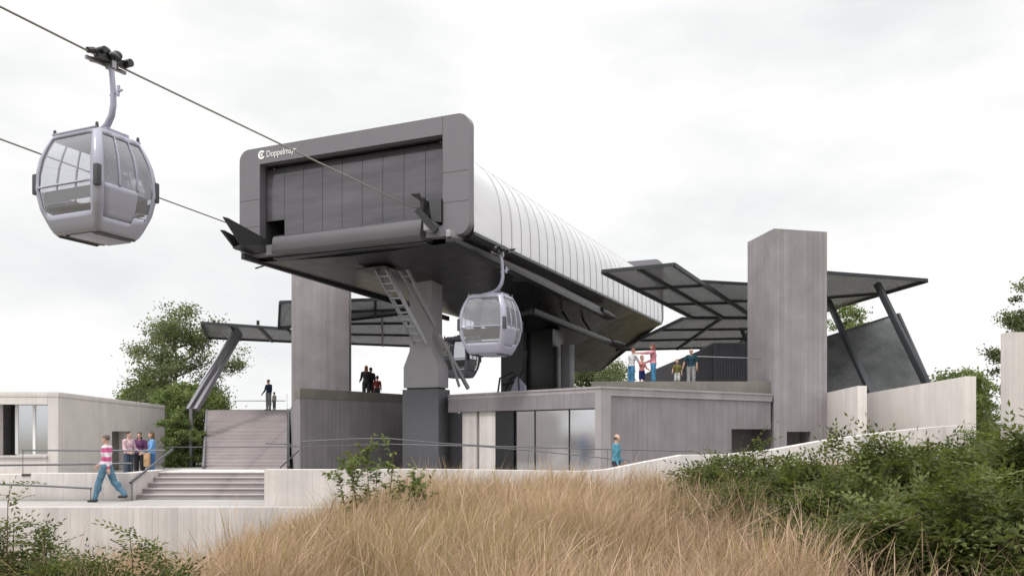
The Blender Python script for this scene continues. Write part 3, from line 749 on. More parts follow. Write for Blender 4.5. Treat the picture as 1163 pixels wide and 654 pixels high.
    m = MB(); m.beam((.40,-.36,H+1.55),(.40,.36,H+1.61),.12,.13); m.ell((.36,-.10,H+1.72),(.10,.13,.10)); m.ell((.42,.14,H+1.73),(.09,.11,.09)); m.ell((.50,0,H+1.63),(.08,.14,.08))
    m.beam((.22,-.34,H+1.50),(.22,.30,H+1.60),.07,.09); m.tube([(.40,-.55,H+1.56),(.40,-.40,H+1.62)], .06, 8)
    m.tube([(.32,.36,H+1.64),(.56,.36,H+1.64)], .08, 12); m.tube([(.32,-.26,H+1.67),(.54,-.26,H+1.67)], .065, 12)
    m.build('grip', M['black'], root, smooth=True)
    m = MB(); m.beam((.28,-.5,H+1.47),(.30,.45,H+1.50),.05,.07); m.beam((.40,0,H+1.40),(.40,0,H+1.56),.2,.1, up=(0,1,0)); m.build('grip_bracket', M['steel'], root)
    return root
cab = make_cabin()
g = sl(1.85, -12.52, 9.22); H_ = 2.02
def place(c, gp, label, tilt=0):
    off = Vector((.40*.913, -.40*.4075, 0))
    c.location = gp-off-Vector((0,0,H_+1.53)); c.rotation_euler = (0, 0, ROT); c['label'] = label; c['group'] = 'cabins of the gondola lift'
place(cab, g, 'large gondola cabin hanging in the open sky from the near cable')
c2 = copy_tree(cab); gp = sl(-.27, 1.9, 0); gp.z = Z(287, gp.y)
place(c2, gp, 'gondola cabin hanging under the dark flank of the station right of the ladder')
c3 = copy_tree(cab); gp = sl(7.6, 14.6, 0); gp.z = 8.15
place(c3, gp, 'gondola cabin mostly hidden behind the light grey pylon and the other cabin'); c3.rotation_euler = (0,0,ROT)

# ------------------------------------------------------------ canopies
def quadgrid(root, c, nu, nv, th=.05, rib=.12, ribs_u=None, ribs_v=None, mat='mesh', ribname='rib'):
    # c: four corners (near-left, near-right, far-right, far-left); panels with ribs below
    c = [Vector(p) for p in c]
    S = lambda u, v: c[0]*(1-u)*(1-v)+c[1]*u*(1-v)+c[2]*u*v+c[3]*(1-u)*v
    for i in range(nu):
        for j in range(nv):
            m = MB(); m.slab([S(i/nu,j/nv),S((i+1)/nu,j/nv),S((i+1)/nu,(j+1)/nv),S(i/nu,(j+1)/nv)], (0,0,1), th); m.build('mesh_panel', M[mat], root, world=True)
    for i in range(nu+1):
        m = MB(); m.beam(S(i/nu,0)-Vector((0,0,rib*.35)), S(i/nu,1)-Vector((0,0,rib*.35)), rib*.8, rib*1.2); m.build(ribname, M['rib'], root, world=True)
    for j in range(nv+1):
        m = MB(); m.beam(S(0,j/nv)-Vector((0,0,rib*.2)), S(1,j/nv)-Vector((0,0,rib*.2)), rib*.7, rib*1.0); m.build(ribname, M['rib'], root, world=True)
rc = thing('mesh_canopy', 'folded dark mesh canopy spreading from the station flank behind the right tower', 'canopy', (9, 38, 0))
def cp(px, py, Y): return at(px, py, Y)
quadgrid(rc, [cp(684,307.5,33.5), cp(766,299.5,32.6), cp(856,360,42), cp(787,360,42)], 2, 3, rib=.13)
# second plane between the fold and the tower
quadgrid(rc, [cp(796,319,36.4), cp(905,325,37.5), cp(905,358,43), cp(857,360,42)], 2, 2, rib=.12)
quadgrid(rc, [cp(775,361,42.2), cp(905,361,42.2), cp(905,392,50), cp(700,397,49)], 3, 3, rib=.13)
quadgrid(rc, [cp(900,306,36.2), cp(1053,317.5,37.6), cp(960,345,44), cp(900,366,49)], 1, 2, rib=.14, mat='mesh')
for a, b_ in (((941,342,42),(991.5,452,37)), ((996,322,37.6),(1054,440,35.5))):
    m = MB(); m.beam(cp(*a), cp(*b_), .22, .26); m.build('strut', M['rib'], rc, world=True, bevel=.02)
m = MB(); m.beam(cp(1020,357,41), cp(1056,438,38.5), .12, .2); m.build('strut', M['rib'], rc, world=True)
m = MB(); m.beam(cp(842,373,43), cp(852,398,42), .14,.14); m.build('strut', M['rib'], rc, world=True)
sc = thing('mesh_screen', 'leaning dark mesh screen panel above the pale ramp walls', 'screen', (17, 40, 0))
q = [cp(920,389,42), cp(1018,357,42), cp(1056,440,39.5), cp(920,455,39.5)]
m = MB(); m.slab(q, (0,1,.3), .08); m.build('mesh_panel', M['mesh_dark'], sc, world=True)
m = MB(); m.beam(q[0], q[1], .08,.1); m.beam(q[1], q[2], .1, .14); m.build('edge_frame', M['rib'], sc, world=True)
lc = thing('mesh_canopy', 'flat dark mesh canopy reaching out left of the left tower on a tilted strut', 'canopy', (-10, 42, 0))
quadgrid(lc, [cp(229.5,366,43.5), cp(327,373,44), cp(345,388,50.5), cp(236,383,49.5)], 3, 1, rib=.15)
quadgrid(lc, [cp(318,342.5,42), cp(480,338,42.5), cp(480,353,44), cp(316.5,372,44)], 3, 1, rib=.15)
quadgrid(lc, [cp(340,356,42.8), cp(480,350,43.4), cp(480,393,53), cp(340,387.5,51)], 3, 3, rib=.14)
for d_ in (0, 7):
    m = MB(); m.beam(cp(268+d_*.7,376+d_*.3,45.2+d_*.1), cp(214+d_*1.2,466,41.5), .2, .28); m.build('strut', M['frame'], lc, world=True, bevel=.02)
m = MB(); m.beam(cp(271,374,45), cp(229,440,42.6), .1, .42); m.build('strut_web', M['steel'], lc, world=True)
m = MB(); m.beam(cp(217,464,41.45), (cp(217,464,41.45).x, 41.45, 0), .14, .14); m.build('strut_foot', M['frame'], lc, world=True)
for px in (243, 293):
    m = MB(); m.tube([cp(px,369,43.6), cp(px,364,43.6)], .08, 8); m.build('bolt', M['black'], lc, world=True)
# kiosk below the right canopy
M['kiosk'] = painted('dark_violet_cladding', (.075,.073,.085), .6); M['kiosk2'] = painted('violet_cladding', (.16,.16,.20), .6)
kk = thing('deck_kiosk', 'dark wedge shaped kiosk with a ribbed violet end beside the right tower', 'kiosk', (8, 40, TZ+.32))
m = MB(); m.slab([cp(742,440,40), cp(742,420,40), cp(811,391,40), cp(811,440,40)], (0,1,0), 3); m.build('wall', M['kiosk'], kk, world=True)
m = MB(); m.slab([cp(811,440,39.9), cp(811,389,39.9), cp(856,389,39.9), cp(856,440,39.9)], (0,1,0), 3.1); m.build('ribbed_wall', M['kiosk2'], kk, world=True)
m = MB()
for k in range(14):
    x = X(812.5+k*3.1,39.9); m.box(x, x+.05, 39.83, 39.9, 3.5, Z(390,39.9))
m.build('cladding_ribs', M['block'], kk, world=True)

# ------------------------------------------------------------ small building on the left
lb = thing('pale_pavilion', 'pale flat roofed concrete pavilion with a recessed window at far left', 'building', (-18, 34, 0))
A = Vector((X(66,30.7),30.7)); Bk = Vector((X(187,45.2),45.2)); ztop = Z(445,30.7)
dd = (Bk-A).normalized()
nd = Vector((-dd.y, dd.x)); nd = nd if nd.x < 0 else -nd     # inward (left)
A2 = lambda s, o: (A.x+dd.x*s+nd.x*o, A.y+dd.y*s+nd.y*o)
Ls = (Bk-A).length; d0, d1 = 6.0, 8.1
m = MB(); m.prism([A2(0,0),A2(d0,0),A2(d0,.35),A2(0,.35)], 0, ztop-.18); m.prism([A2(d1,0),A2(Ls,0),A2(Ls,.35),A2(d1,.35)], 0, ztop-.18)
m.prism([A2(d0,0),A2(d1,0),A2(d1,.35),A2(d0,.35)], Z(489.5,37), ztop-.18); m.build('wall', M['conc_warm'], lb, world=True)
m = MB(); m.prism([A2(d0-.1,.36),A2(d1+.1,.36),A2(d1+.1,.9),A2(d0-.1,.9)], 0, ztop-.2); m.build('doorway_lining', M['conc_dark'], lb, world=True)
m = MB(); m.prism([A2(-.02,-.02),A2(Ls,-.02),A2(Ls,8),A2(-.02,8)], ztop-.18, ztop); m.build('roof', M['conc_warm'], lb, world=True, bevel=.01)
m = MB(); m.prism([A2(.0,.36),A2(.35,.36),A2(.35,8),A2(0,8)], 0, Z(519,30.7)); m.build('front_wall', M['conc_warm'], lb, world=True)
m = MB(); m.prism([A2(.0,.36),A2(.3,.36),A2(.3,8),A2(0,8)], ztop-.45, ztop-.182); m.build('header', M['conc_warm'], lb, world=True)
m = MB(); m.prism([A2(-.08,.36),A2(.4,.36),A2(.4,2.4),A2(-.08,2.4)], Z(519,30.7)+.002, Z(519,30.7)+.07); m.build('sill', M['conc_light'], lb, world=True)
m = MB(); m.prism([A2(.02,1.98),A2(.3,1.98),A2(.3,2.5),A2(.02,2.5)], Z(519,30.7)+.072, ztop-.452); m.build('jamb', M['conc_light'], lb, world=True)
m = MB(); m.prism([A2(.9,1.7),A2(1.0,1.7),A2(1.0,1.97),A2(.9,1.97)], Z(519,30.7)+.07, ztop-.452); m.build('shutter', M['black'], lb, world=True)
m = MB(); m.prism([A2(.5,.36),A2(.53,.36),A2(.53,1.6),A2(.5,1.6)], Z(519,30.7)+.1, ztop-.3); w = m.build('window', M['win_glass'], lb, world=True)
m = MB()
for o in (.36,.95,1.55): m.prism([A2(.46,o),A2(.58,o),A2(.58,o+.09),A2(.46,o+.09)], Z(519,30.7)+.1, ztop-.35)
m.prism([A2(.46,.36),A2(.58,.36),A2(.58,1.6),A2(.46,1.6)], Z(519,30.7)+.03, Z(519,30.7)+.1)
m.build('window_frame', M['white'], lb, world=True)
m = MB(); m.prism([A2(3,.36),A2(3.1,.36),A2(3.1,8),A2(3,8)], 0, ztop-.2); m.build('interior_wall', M['plaster'], lb, world=True)
m = MB(); m.prism([A2(.38,2.5),A2(3,2.5),A2(3,2.6),A2(.38,2.6)], 0, ztop-.2); m.build('interior_wall', M['plaster'], lb, world=True)

# ------------------------------------------------------------ handrails
def rail(label, pts, r=.022, posts=(), mat='rail', grp=None):
    t = thing('handrail', label, 'handrail', tuple(Vector(pts[0]).xy)+(0,), group=grp)
    m = MB(); m.tube(pts, r, 8); m.build('rail', M[mat], t, world=True, smooth=True)
    for (p, zb) in posts:
        m = MB(); m.tube([p, (p[0], p[1], zb)], r*.4, 8); m.build('post', M[mat], t, world=True, smooth=True)
rail('uppermost handrail crossing in front of the pale pavilion', [at(25,511,25), at(100,511.3,25), at(188,511.5,25)], .025, [(at(26,511,25),0),(at(186,511.5,25),0)])
rail('middle handrail running from the left edge to the visitors by the pavilion', [at(-40,528.5,22), at(60,527.3,22), at(150,526,22)], .026, [(at(149,526,22),0)])
rail('lowest short handrail fixed on the parapet at the left edge', [at(-40,548,20.5), at(60,552,20.5), at(104,554.3,20.5)], .024, [(at(103,554.3,20.5),0)])
rail('sloping handrail climbing beside the short flight of steps', [at(148,548,20.8), at(196,510,23.4)], .03, [(at(150,546.5,20.9),0)])
rail('small zigzag handrail at the foot of the long stairs', [at(302,503,33), at(326,504,33), at(343,508,33), at(318,531,33)], .03, [(at(327,504,33),0)])
rail('tall handrail post and rail at the top of the long stairs', [at(265,455,47), at(324,455,47)], .02, [(at(326,447,47),2.9)])
rail('thin upper handrail curving across the glazed front of the station building', [at(343,501,24.8), at(400,498,24.8), at(440,497.5,24.8), at(500,503,24.6), at(560,506.5,24.6), at(690,510,24.6), at(780,512,24.6)], .017, [(at(343,501,24.8),0),(at(690,510,24.6),0)], 'rail')
rail('thin lower handrail sloping across the glazed front of the station building', [at(190,507.5,31), at(340,507,27), at(440,504,25.2), at(540,506.3,24.9), at(600,511,24.8), at(716,523,24.4)], .015, [(at(600,511,24.8),0)])
rail('thin pale handrail wire in front of the deck kiosk', [at(786,404.5,34.2), at(850,406.5,34.2), at(866,407.5,32.5)], .018, [(at(786,404.5,34.2),3.42)], 'steel')
rail('sloping handrail on the pale ramp wall right of the right tower', [at(938,484,31.9), at(957,500,29.5)], .03)
# slit drain in the parapet
m = MB(); m.prism([(X(23,20.9),20.955),(X(62,20.9),20.955),(X(62,20.9),20.975),(X(23,20.9),20.975)], [.60,.648,.648,.60], [.652,.654,.654,.652])
T(m.build('bench_ledge', M['black']), 'thin black wedge shaped ledge on top of the low beige wall', 'ledge')

# ------------------------------------------------------------ foliage
def leafquads(pos, n_dir, up, ln, wd, fold=.15):
    """diamond leaves: pos (k,3) base, n_dir growth dir, up leaf normal"""
    side = np.cross(n_dir, up); side /= np.linalg.norm(side, axis=1, keepdims=True)+1e-9
    up2 = np.cross(side, n_dir)
    ln = ln[:, None]; wd = wd[:, None]
    a = pos; c = pos+n_dir*ln-up2*ln*.12; mid = pos+n_dir*ln*.48
    b = mid+side*wd/2+up2*wd*fold; d_ = mid-side*wd/2+up2*wd*fold
    v = np.stack([a, b, c, d_], 1).reshape(-1, 3); k = len(pos)
    return v, np.arange(4*k).reshape(-1, 4)
def unit(a): return a/(np.linalg.norm(a, axis=-1, keepdims=True)+1e-9)
leaf_tree = leafmat('tree_leaves', (.085,.11,.055), (.22,.245,.135))
leaf_tree2 = leafmat('bright_tree_leaves', (.095,.135,.05), (.25,.30,.125))
leaf_shrub = leafmat('shrub_leaves', (.024,.040,.014), (.165,.185,.062), .6)
leaf_sap = leafmat('sapling_leaves', (.075,.105,.03), (.19,.23,.085), .6)
bark = painted('bark', (.14,.12,.10), .9, 0, .3, scale=8)
twig = painted('twig', (.13,.09,.06), .8, 0, .3, scale=8)
def tree(name, label, base, H, Wd, seed, nclu=260, per=70, leaf=.2, mat=None, low=.12, group=None, lean=0, minh=0):
    r = np.random.default_rng(seed); rd = random.Random(seed)
    t = thing(name, label, 'tree', base, 0, group)
    m = MB(); top = Vector((lean, 0, H*.86)); P = [Vector((0,0,-.4))]
    for k in range(1, 8): P.append(Vector((lean*k/7+rd.uniform(-.12,.12)*Wd*.1, rd.uniform(-.1,.1)*Wd*.1, H*.86*k/7)))
    m.tube(P, [H*.022*(1-.85*k/7) for k in range(8)], 8)
    tips = []
    limbs = []
    nl = 17
    for k in range(nl):
        f = .16+.70*k/nl; i = min(int(f*7), 6); p0 = P[i].lerp(P[i+1], f*7-i)
        a = k*2.4+rd.uniform(-.4,.4); reach = Wd/2*(math.sin(math.pi*min(1,.18+f*.80)))**.6*rd.uniform(.72,1.0)
        p1 = p0+Vector((math.cos(a)*reach, math.sin(a)*reach, reach*rd.uniform(.25,.75)))
        pm = p0.lerp(p1, .5)+Vector((0,0,-reach*.06)); m.tube([p0, pm, p1], [H*.008, H*.005, H*.002], 5)
        limbs.append((p0, pm, p1))
        for q in range(4):
            s_ = rd.uniform(.4,.95); b0 = p0.lerp(p1, s_); b1 = b0+Vector((rd.uniform(-1,1), rd.uniform(-1,1), rd.uniform(-.2,1)))*reach*.38
            m.tube([b0, b1], [H*.003, H*.0012], 4); limbs.append((b0, b0.lerp(b1,.5), b1))
    m.build('trunk', bark, t, smooth=True)
    L_ = np.array([[tuple(a), tuple(b), tuple(c)] for a, b, c in limbs])
    cen = []
    for k in range(nclu):
        i = r.integers(len(L_)); s_ = r.uniform(.45, 1.08); p = L_[i,0]+(L_[i,2]-L_[i,0])*s_+r.normal(0, Wd*.03, 3)
        if p[2] > minh*H: cen.append(p)
    # crown top and low skirt
    for k in range(int(nclu*.12)): cen.append([lean+r.normal(0,Wd*.08), r.normal(0,Wd*.08), H*r.uniform(.78,.97)])
    for k in range(int(nclu*low)): a = r.uniform(0, 6.28); q = r.uniform(.1,.4)*Wd; cen.append([math.cos(a)*q, math.sin(a)*q, H*r.uniform(.04,.25)])
    cen = np.array(cen); n = len(cen)
    pos = np.repeat(cen, per, 0); rad = np.repeat(r.uniform(.028,.062, n)*Wd, per)[:, None]
    pos = pos+r.normal(0, 1, pos.shape)*rad*np.array([1,1,.6])
    dr_ = unit(r.normal(0,1,pos.shape)+np.array([0,0,-.25])); up = unit(r.normal(0,1,pos.shape)*.8+np.array([0,0,1]))
    ln = r.uniform(.7,1.25,len(pos))*leaf; v, f = leafquads(pos, dr_, up, ln, ln*.62)
    ti = np.repeat(np.clip(np.repeat(r.uniform(0,.8,n), per)+r.normal(0,.18,len(pos)), 0, 1), 4)
    npmesh('crown', v, f, mat or leaf_tree, t, ti); return t
tree('broadleaf_tree', 'tall airy green tree rising between the pale pavilion and the left canopy strut', (X(200,53),53,-.2), 10.2, 7.3, 11, 300, 54, .17)
tree('broadleaf_tree', 'bushy bright green tree just right of the pavilion roof corner behind the strut foot', (X(216,49.5),49.5,-.2), 4.8, 5.2, 12, 150, 75, .17, leaf_tree2, .5)
tree('broadleaf_tree', 'small leafy tree filling the narrow gap between the pavilion and the long stairs', (X(205,41.6),41.6,-.2), 3.3, 2.2, 18, 90, 60, .13, leaf_tree2, .9)
tree('broadleaf_tree', 'low leafy tree whose crown shows just above the pavilion roof corner', (X(165,57),57,-.2), 6.2, 5.0, 15, 150, 80, .17, leaf_tree2, .3)
tree('broadleaf_tree', 'green tree seen between the rear pylon and the visitors on the deck', (X(668,66),66,0), 7.4, 9.0, 13, 240, 80, .2, leaf_tree, .3)
tree('broadleaf_tree', 'tree visible behind the right tower through the gap under the canopy', (X(962,64),64,0), 12.0, 6.5, 14, 200, 75, .2, leaf_tree2)
tree('broadleaf_tree', 'leafy green tree cut off by the right edge of the picture', (X(1182,38),38,.8), 8.2, 4.2, 16, 230, 80, .14, leaf_tree, 0, minh=.44)
tree('broadleaf_tree', 'low green tree behind the right end of the long ramp wall', (X(1092,46),46,1), 4.1, 5.0, 17, 120, 80, .17, leaf_tree2, .4)

def pinnate(npair=5, ln=.05):
    """one compound leaf template: arrays in local frame x=dir, z=up"""
    out = []
    for k in range(npair):
        x = .035+k*ln*.72
        for s in (-1, 1): out.append((x, s*.004, s*R(62-6*k), ln*(1-.07*k)))
    out.append((.035+npair*ln*.72, 0, 0, ln*.9)); return out
def shrub(name, label, base, H, Wd, seed, nst=26, leaves=1300, ln=.090, mat=None, group=None, single=False, bare=.2, spread=1.0, cat='shrub'):
    r = np.random.default_rng(seed)
    t = thing(name, label, cat, base, 0, group); m = MB(); seg = []
    for k in range(nst):
        a = r.uniform(0, 2*math.pi); q = math.sqrt(r.uniform(0,1))*Wd/2*spread; hh = H*(1-.55*(q/(Wd/2))**2)*r.uniform(.75,1.05)
        e = Vector((math.cos(a)*q, math.sin(a)*q, hh)); b0 = Vector((e.x*.35, e.y*.35, -.1)); pm = b0.lerp(e,.5)+Vector((e.x*.12, e.y*.12, hh*.08))
        pts = [b0, b0.lerp(pm,.6), pm, pm.lerp(e,.55)+Vector((e.x*.03,e.y*.03,.03)), e]
        m.tube(pts, [.011,.009,.007,.005,.0025], 4)
        for i in range(4): seg.append((pts[i], pts[i+1], i))
        for z in range(5):
            s_ = r.uniform(bare, .95); i = min(int(s_*4),3); p = pts[i].lerp(pts[i+1], s_*4-i)
            d_ = Vector((r.normal(), r.normal(), r.uniform(.1,1.3))).normalized()*H*r.uniform(.12,.28); m.tube([p, p+d_], [.004,.002], 3); seg.append((p, p+d_, 3)); seg.append((p, p+d_, 3))
    m.build('branches', twig, t, smooth=True)
    S = np.array([[tuple(a), tuple(b)] for a, b, i in seg if i > (0 if bare < .3 else 1)])
    i = r.integers(0, len(S), leaves); s_ = r.uniform(0,1,leaves)[:, None]
    pos = S[i,0]*(1-s_)+S[i,1]*s_
    ax = unit(S[i,1]-S[i,0]); dr_ = unit(r.normal(0,1,(leaves,3))*[1,1,.45]+ax*.5+[0,0,.15]); up = unit(r.normal(0,.35,(leaves,3))+[0,0,1])
    side = unit(np.cross(dr_, up)); up = np.cross(side, dr_)
    tint = np.clip(r.uniform(0,1,leaves)*.7+.3*np.clip(pos[:,2]/H,0,1)*r.uniform(.3,1,leaves), 0, 1)
    tmpl = [(0,0,0,ln)] if single else pinnate(5, ln)
    V = []; TI = []
    for (x, y, a, l) in tmpl:
        p = pos+dr_*x+side*y-up*(x*x*1.2); d2 = dr_*math.cos(a)+side*math.sin(a)-up*.12
        v, f = leafquads(p, unit(d2), unit(up+r.normal(0,.22,(leaves,3))), np.full(leaves, l)*r.uniform(.85,1.15,leaves), np.full(leaves, l*(.5 if single else .44)), .12)
        V.append(v); TI.append(np.repeat(np.clip(tint+r.normal(0,.06,leaves),0,1), 4))
    V = np.concatenate(V); TI = np.concatenate(TI)
    npmesh('foliage', V, np.arange(len(V)).reshape(-1,4), mat or leaf_shrub, t, TI); return t
def shrub_px(px, Y, top, wpx, seed, label, **k):
    x = X(px,Y); g = float(gh(x,Y)); H = Z(top,Y)-g
    return shrub('leafy_shrub', label, (x,Y,g), H, wpx*Y/F, seed, **k)
G = 'green shrubs in the right foreground'
shrub_px(850,13.5,508,170,21,'low spreading shrub at the left end of the green thicket, against the pale wall',leaves=1500,nst=30,group=G)
shrub_px(925,12.2,502,150,22,'bushy shrub below the foot of the right tower in the thicket',leaves=1500,nst=30,group=G)
shrub_px(1012,11.2,492,170,23,'tall shrub with long shoots reaching over the pale sweeping wall',leaves=1700,nst=30,group=G)
shrub_px(1110,10.2,486,190,24,'dense shrub covering the right end of the sweeping wall',leaves=2000,nst=36,group=G)
shrub_px(1175,8.6,476,150,25,'tall dark shrub in front of the wall at the right picture edge',leaves=1700,nst=30,group=G)
shrub_px(985,9.2,540,210,26,'dark low shrub in the middle of the thicket with dry grass at its feet',leaves=2000,nst=36,group=G)
shrub_px(1090,7.6,545,260,27,'nearest dark shrub at the bottom right corner of the picture',leaves=2600,nst=44,group=G)
shrub_px(860,12.0,548,150,28,'low shrub mixed with straw coloured grass at the left fringe of the thicket',leaves=1200,nst=26,group=G)
shrub_px(1120,27,448,95,29,'airy shrub on the green bank beyond the end of the ramp wall',leaves=1800,nst=30,ln=.09,group=G)
shrub_px(1128,19.5,470,80,30,'greener shrub on the bank beside the tall boundary wall',leaves=1400,nst=30,ln=.07,group=G)
shrub_px(2,6.4,548,110,31,'leafy shrub standing at the left picture edge below the handrails',leaves=900,nst=16,ln=.050,bare=.1)
shrub_px(66,5.8,612,130,33,'low leafy shrub tips at the bottom left corner',leaves=900,nst=16,ln=.050)
shrub_px(168,6.0,608,130,32,'small leafy shrub poking through thin grass at lower left',leaves=700,nst=12,ln=.050)
shrub('young_sapling','slender young sapling with loose round leaves in front of the slate plinth',(X(425,13),13,float(gh(X(425,13),13))), Z(484,13)-float(gh(X(425,13),13)), 1.75, 34, nst=12, leaves=1500, ln=.088, mat=leaf_sap, single=True, bare=.4, spread=.9, cat='sapling')

# ------------------------------------------------------------ dry grass
def grass():
    n = 430000; r = rng
    y = 4.0+14.6*r.uniform(0,1,n)**.85; x = r.uniform(-1,1,n)*(.66*y+.4)
    px = CX+x/y*F
    nzv = np.sin(x*1.7+.6*np.sin(y*1.3))*np.cos(y*1.1+x*.5)+.6*np.sin(x*4.1+y*2.3)
    nt_ = 9500; ty = 4.0+14.6*r.uniform(0,1,nt_)**.85; tx = r.uniform(-1,1,nt_)*(.66*ty+.4); ti_ = r.integers(0,nt_,n); tuft = r.uniform(0,1,n) < .74
    ox, oy = r.normal(0,.055,n), r.normal(0,.055,n); x = np.where(tuft, tx[ti_]+ox, x); y = np.where(tuft, ty[ti_]+oy, y); px = CX+x/y*F
    th_ = r.normal(0,.15,nt_)[ti_]; tt_ = r.normal(0,.2,nt_)[ti_]
    nzv = np.sin(x*1.7+.6*np.sin(y*1.3))*np.cos(y*1.1+x*.5)+.6*np.sin(x*4.1+y*2.3)
    keep = r.uniform(0,1,n) < np.clip(.66+.34*nzv, .12, 1)
    left = (px < 260)&(y > 9); keep &= ~(left & (r.uniform(0,1,n) < .55))
    keep &= ~((px > 930+(y-6)*6) & (r.uniform(0,1,n) < .82))
    keep &= ~((x > 12) & (y > 18))
    x, y, nzv, tuft, ox, oy, th_, tt_ = [q[keep] for q in (x, y, nzv, tuft, ox, oy, th_, tt_)]; n = len(x); z = gh(x, y)
    h = (.60+.14*nzv+np.where(tuft,th_,0)+r.normal(0,.13,n)).clip(.15,1.2); tall = r.uniform(0,1,n) < .10; h = np.where(tall, h+.22, h)
    h *= np.where((x/y*F+CX) < 250, .85, 1)
    az = r.normal(.25, 1.2, n); lean = np.abs(r.normal(.24,.30,n))*h; lx, ly = np.cos(az)*lean+np.where(tuft,ox*3.2,0), np.sin(az)*lean+np.where(tuft,oy*3.2,0)
    w = r.uniform(.0009,.0024,n)*(1+.045*y); fa = r.uniform(0,2*math.pi,n); wx, wy = np.cos(fa)*w, np.sin(fa)*w
    seed = r.uniform(0,1,n) < .35
    lv = np.array([0,.35,.65,.84,1.0]); V = np.empty((n,5,2,3))
    for k, t in enumerate(lv):
        ww = np.where(seed, [1,.7,.5,1.7,.3][k], [1,.9,.7,.45,.08][k])
        cx = x+lx*t**2; cy = y+ly*t**2; cz = z-.03+h*t*(1-.12*t*(lean/h))
        for s, sg in enumerate((-1,1)):
            V[:,k,s,0] = cx+sg*wx*ww; V[:,k,s,1] = cy+sg*wy*ww; V[:,k,s,2] = cz
    b = (np.arange(n)*10)[:,None,None]; q = np.arange(4)[None,:,None]*2
    Fc = (b+q+np.array([0,1,3,2])[None,None,:]).reshape(-1,4)
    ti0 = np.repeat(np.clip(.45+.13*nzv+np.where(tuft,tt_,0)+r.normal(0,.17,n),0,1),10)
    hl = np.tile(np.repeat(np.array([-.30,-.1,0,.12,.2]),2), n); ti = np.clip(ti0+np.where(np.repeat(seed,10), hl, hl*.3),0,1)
    g = np.repeat((r.uniform(0,1,n) < (.05+.16*(np.sin(x*.9+2)*np.cos(y*.7) > .35))).astype(float), 10)
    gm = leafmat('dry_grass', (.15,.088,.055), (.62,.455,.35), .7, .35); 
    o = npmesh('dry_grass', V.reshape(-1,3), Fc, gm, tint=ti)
    a = o.data.attributes.new('green','FLOAT','POINT'); a.data.foreach_set('value', g.astype(np.float32))
    nt = gm.node_tree; at2 = N(gm, 'ShaderNodeAttribute', attribute_name='green')
    src = [l for l in nt.links if l.to_socket == nt.nodes['Principled BSDF'].inputs['Base Color']][0].from_socket
    c = mixc(gm, at2.outputs['Fac'], src, (.20,.21,.08)); L(gm, c, nt.nodes['Principled BSDF'].inputs['Base Color'])
    props(o, 'tall dry straw coloured grass covering the foreground slope', 'grass', kind='stuff')
grass()

# ------------------------------------------------------------ people
cloth_cache = {}
def cloth(col, rough=.85):
    k = tuple(col)
    if k not in cloth_cache: cm = painted('cloth', col, rough, 0, .30, spec=.15, scale=7); cloth_cache[k] = cm; bb = cm.node_tree.nodes['Principled BSDF']; bp = N(cm,'ShaderNodeBump'); bp.inputs['Distance'].default_value = .05; bp.inputs['Strength'].default_value = .9; L(cm, noise(cm, N(cm,'ShaderNodeTexCoord').outputs['Object'], 6, 3, .5, (1.2,1.2,.6)), bp.inputs['Height']); L(cm, bp.outputs[0], bb.inputs['Normal'])
    return cloth_cache[k]
skinm = material('skin', (.50,.31,.235), .55); b = skinm.node_tree.nodes['Principled BSDF']; b.inputs['Subsurface Weight'].default_value = .05
def stripes():
    m = material('striped_cloth', (.7,.4,.5), .85, spec=.2); s = N(m,'ShaderNodeSeparateXYZ'); L(m, N(m,'ShaderNodeTexCoord').outputs['Object'], s.inputs[0])
    fr = mth(m, 'FRACT', mth(m, 'MULTIPLY', s.outputs[2], 4.6)); L(m, mixc(m, ramp(m, fr, .48, .52), (.66,.60,.66), (.52,.10,.24)), m.node_tree.nodes['Principled BSDF'].inputs['Base Color']); return m
def voxel(mb, name, mat, parent, vox, smooth=3):
    me = bpy.data.meshes.new(name); me.from_pydata([tuple(v) for v in mb.v], [], mb.f)
    bm = bmesh.new(); bm.from_mesh(me); bmesh.ops.remove_doubles(bm, verts=bm.verts, dist=1e-5); bmesh.ops.recalc_face_normals(bm, faces=bm.faces); bm.to_mesh(me); bm.free()
    o = bpy.data.objects.new('tmp', me); C.objects.link(o)
    r_ = o.modifiers.new('r','REMESH'); r_.mode = 'VOXEL'; r_.voxel_size = vox; s_ = o.modifiers.new('s','SMOOTH'); s_.iterations = smooth; s_.factor = .5
    dg = bpy.context.evaluated_depsgraph_get(); m2 = bpy.data.meshes.new_from_object(o.evaluated_get(dg)); bpy.data.objects.remove(o)
    m2.name = name; m2.materials.clear(); m2.materials.append(mat); m2.shade_smooth()
    q = bpy.data.objects.new(name, m2); C.objects.link(q); q.parent = parent; return q
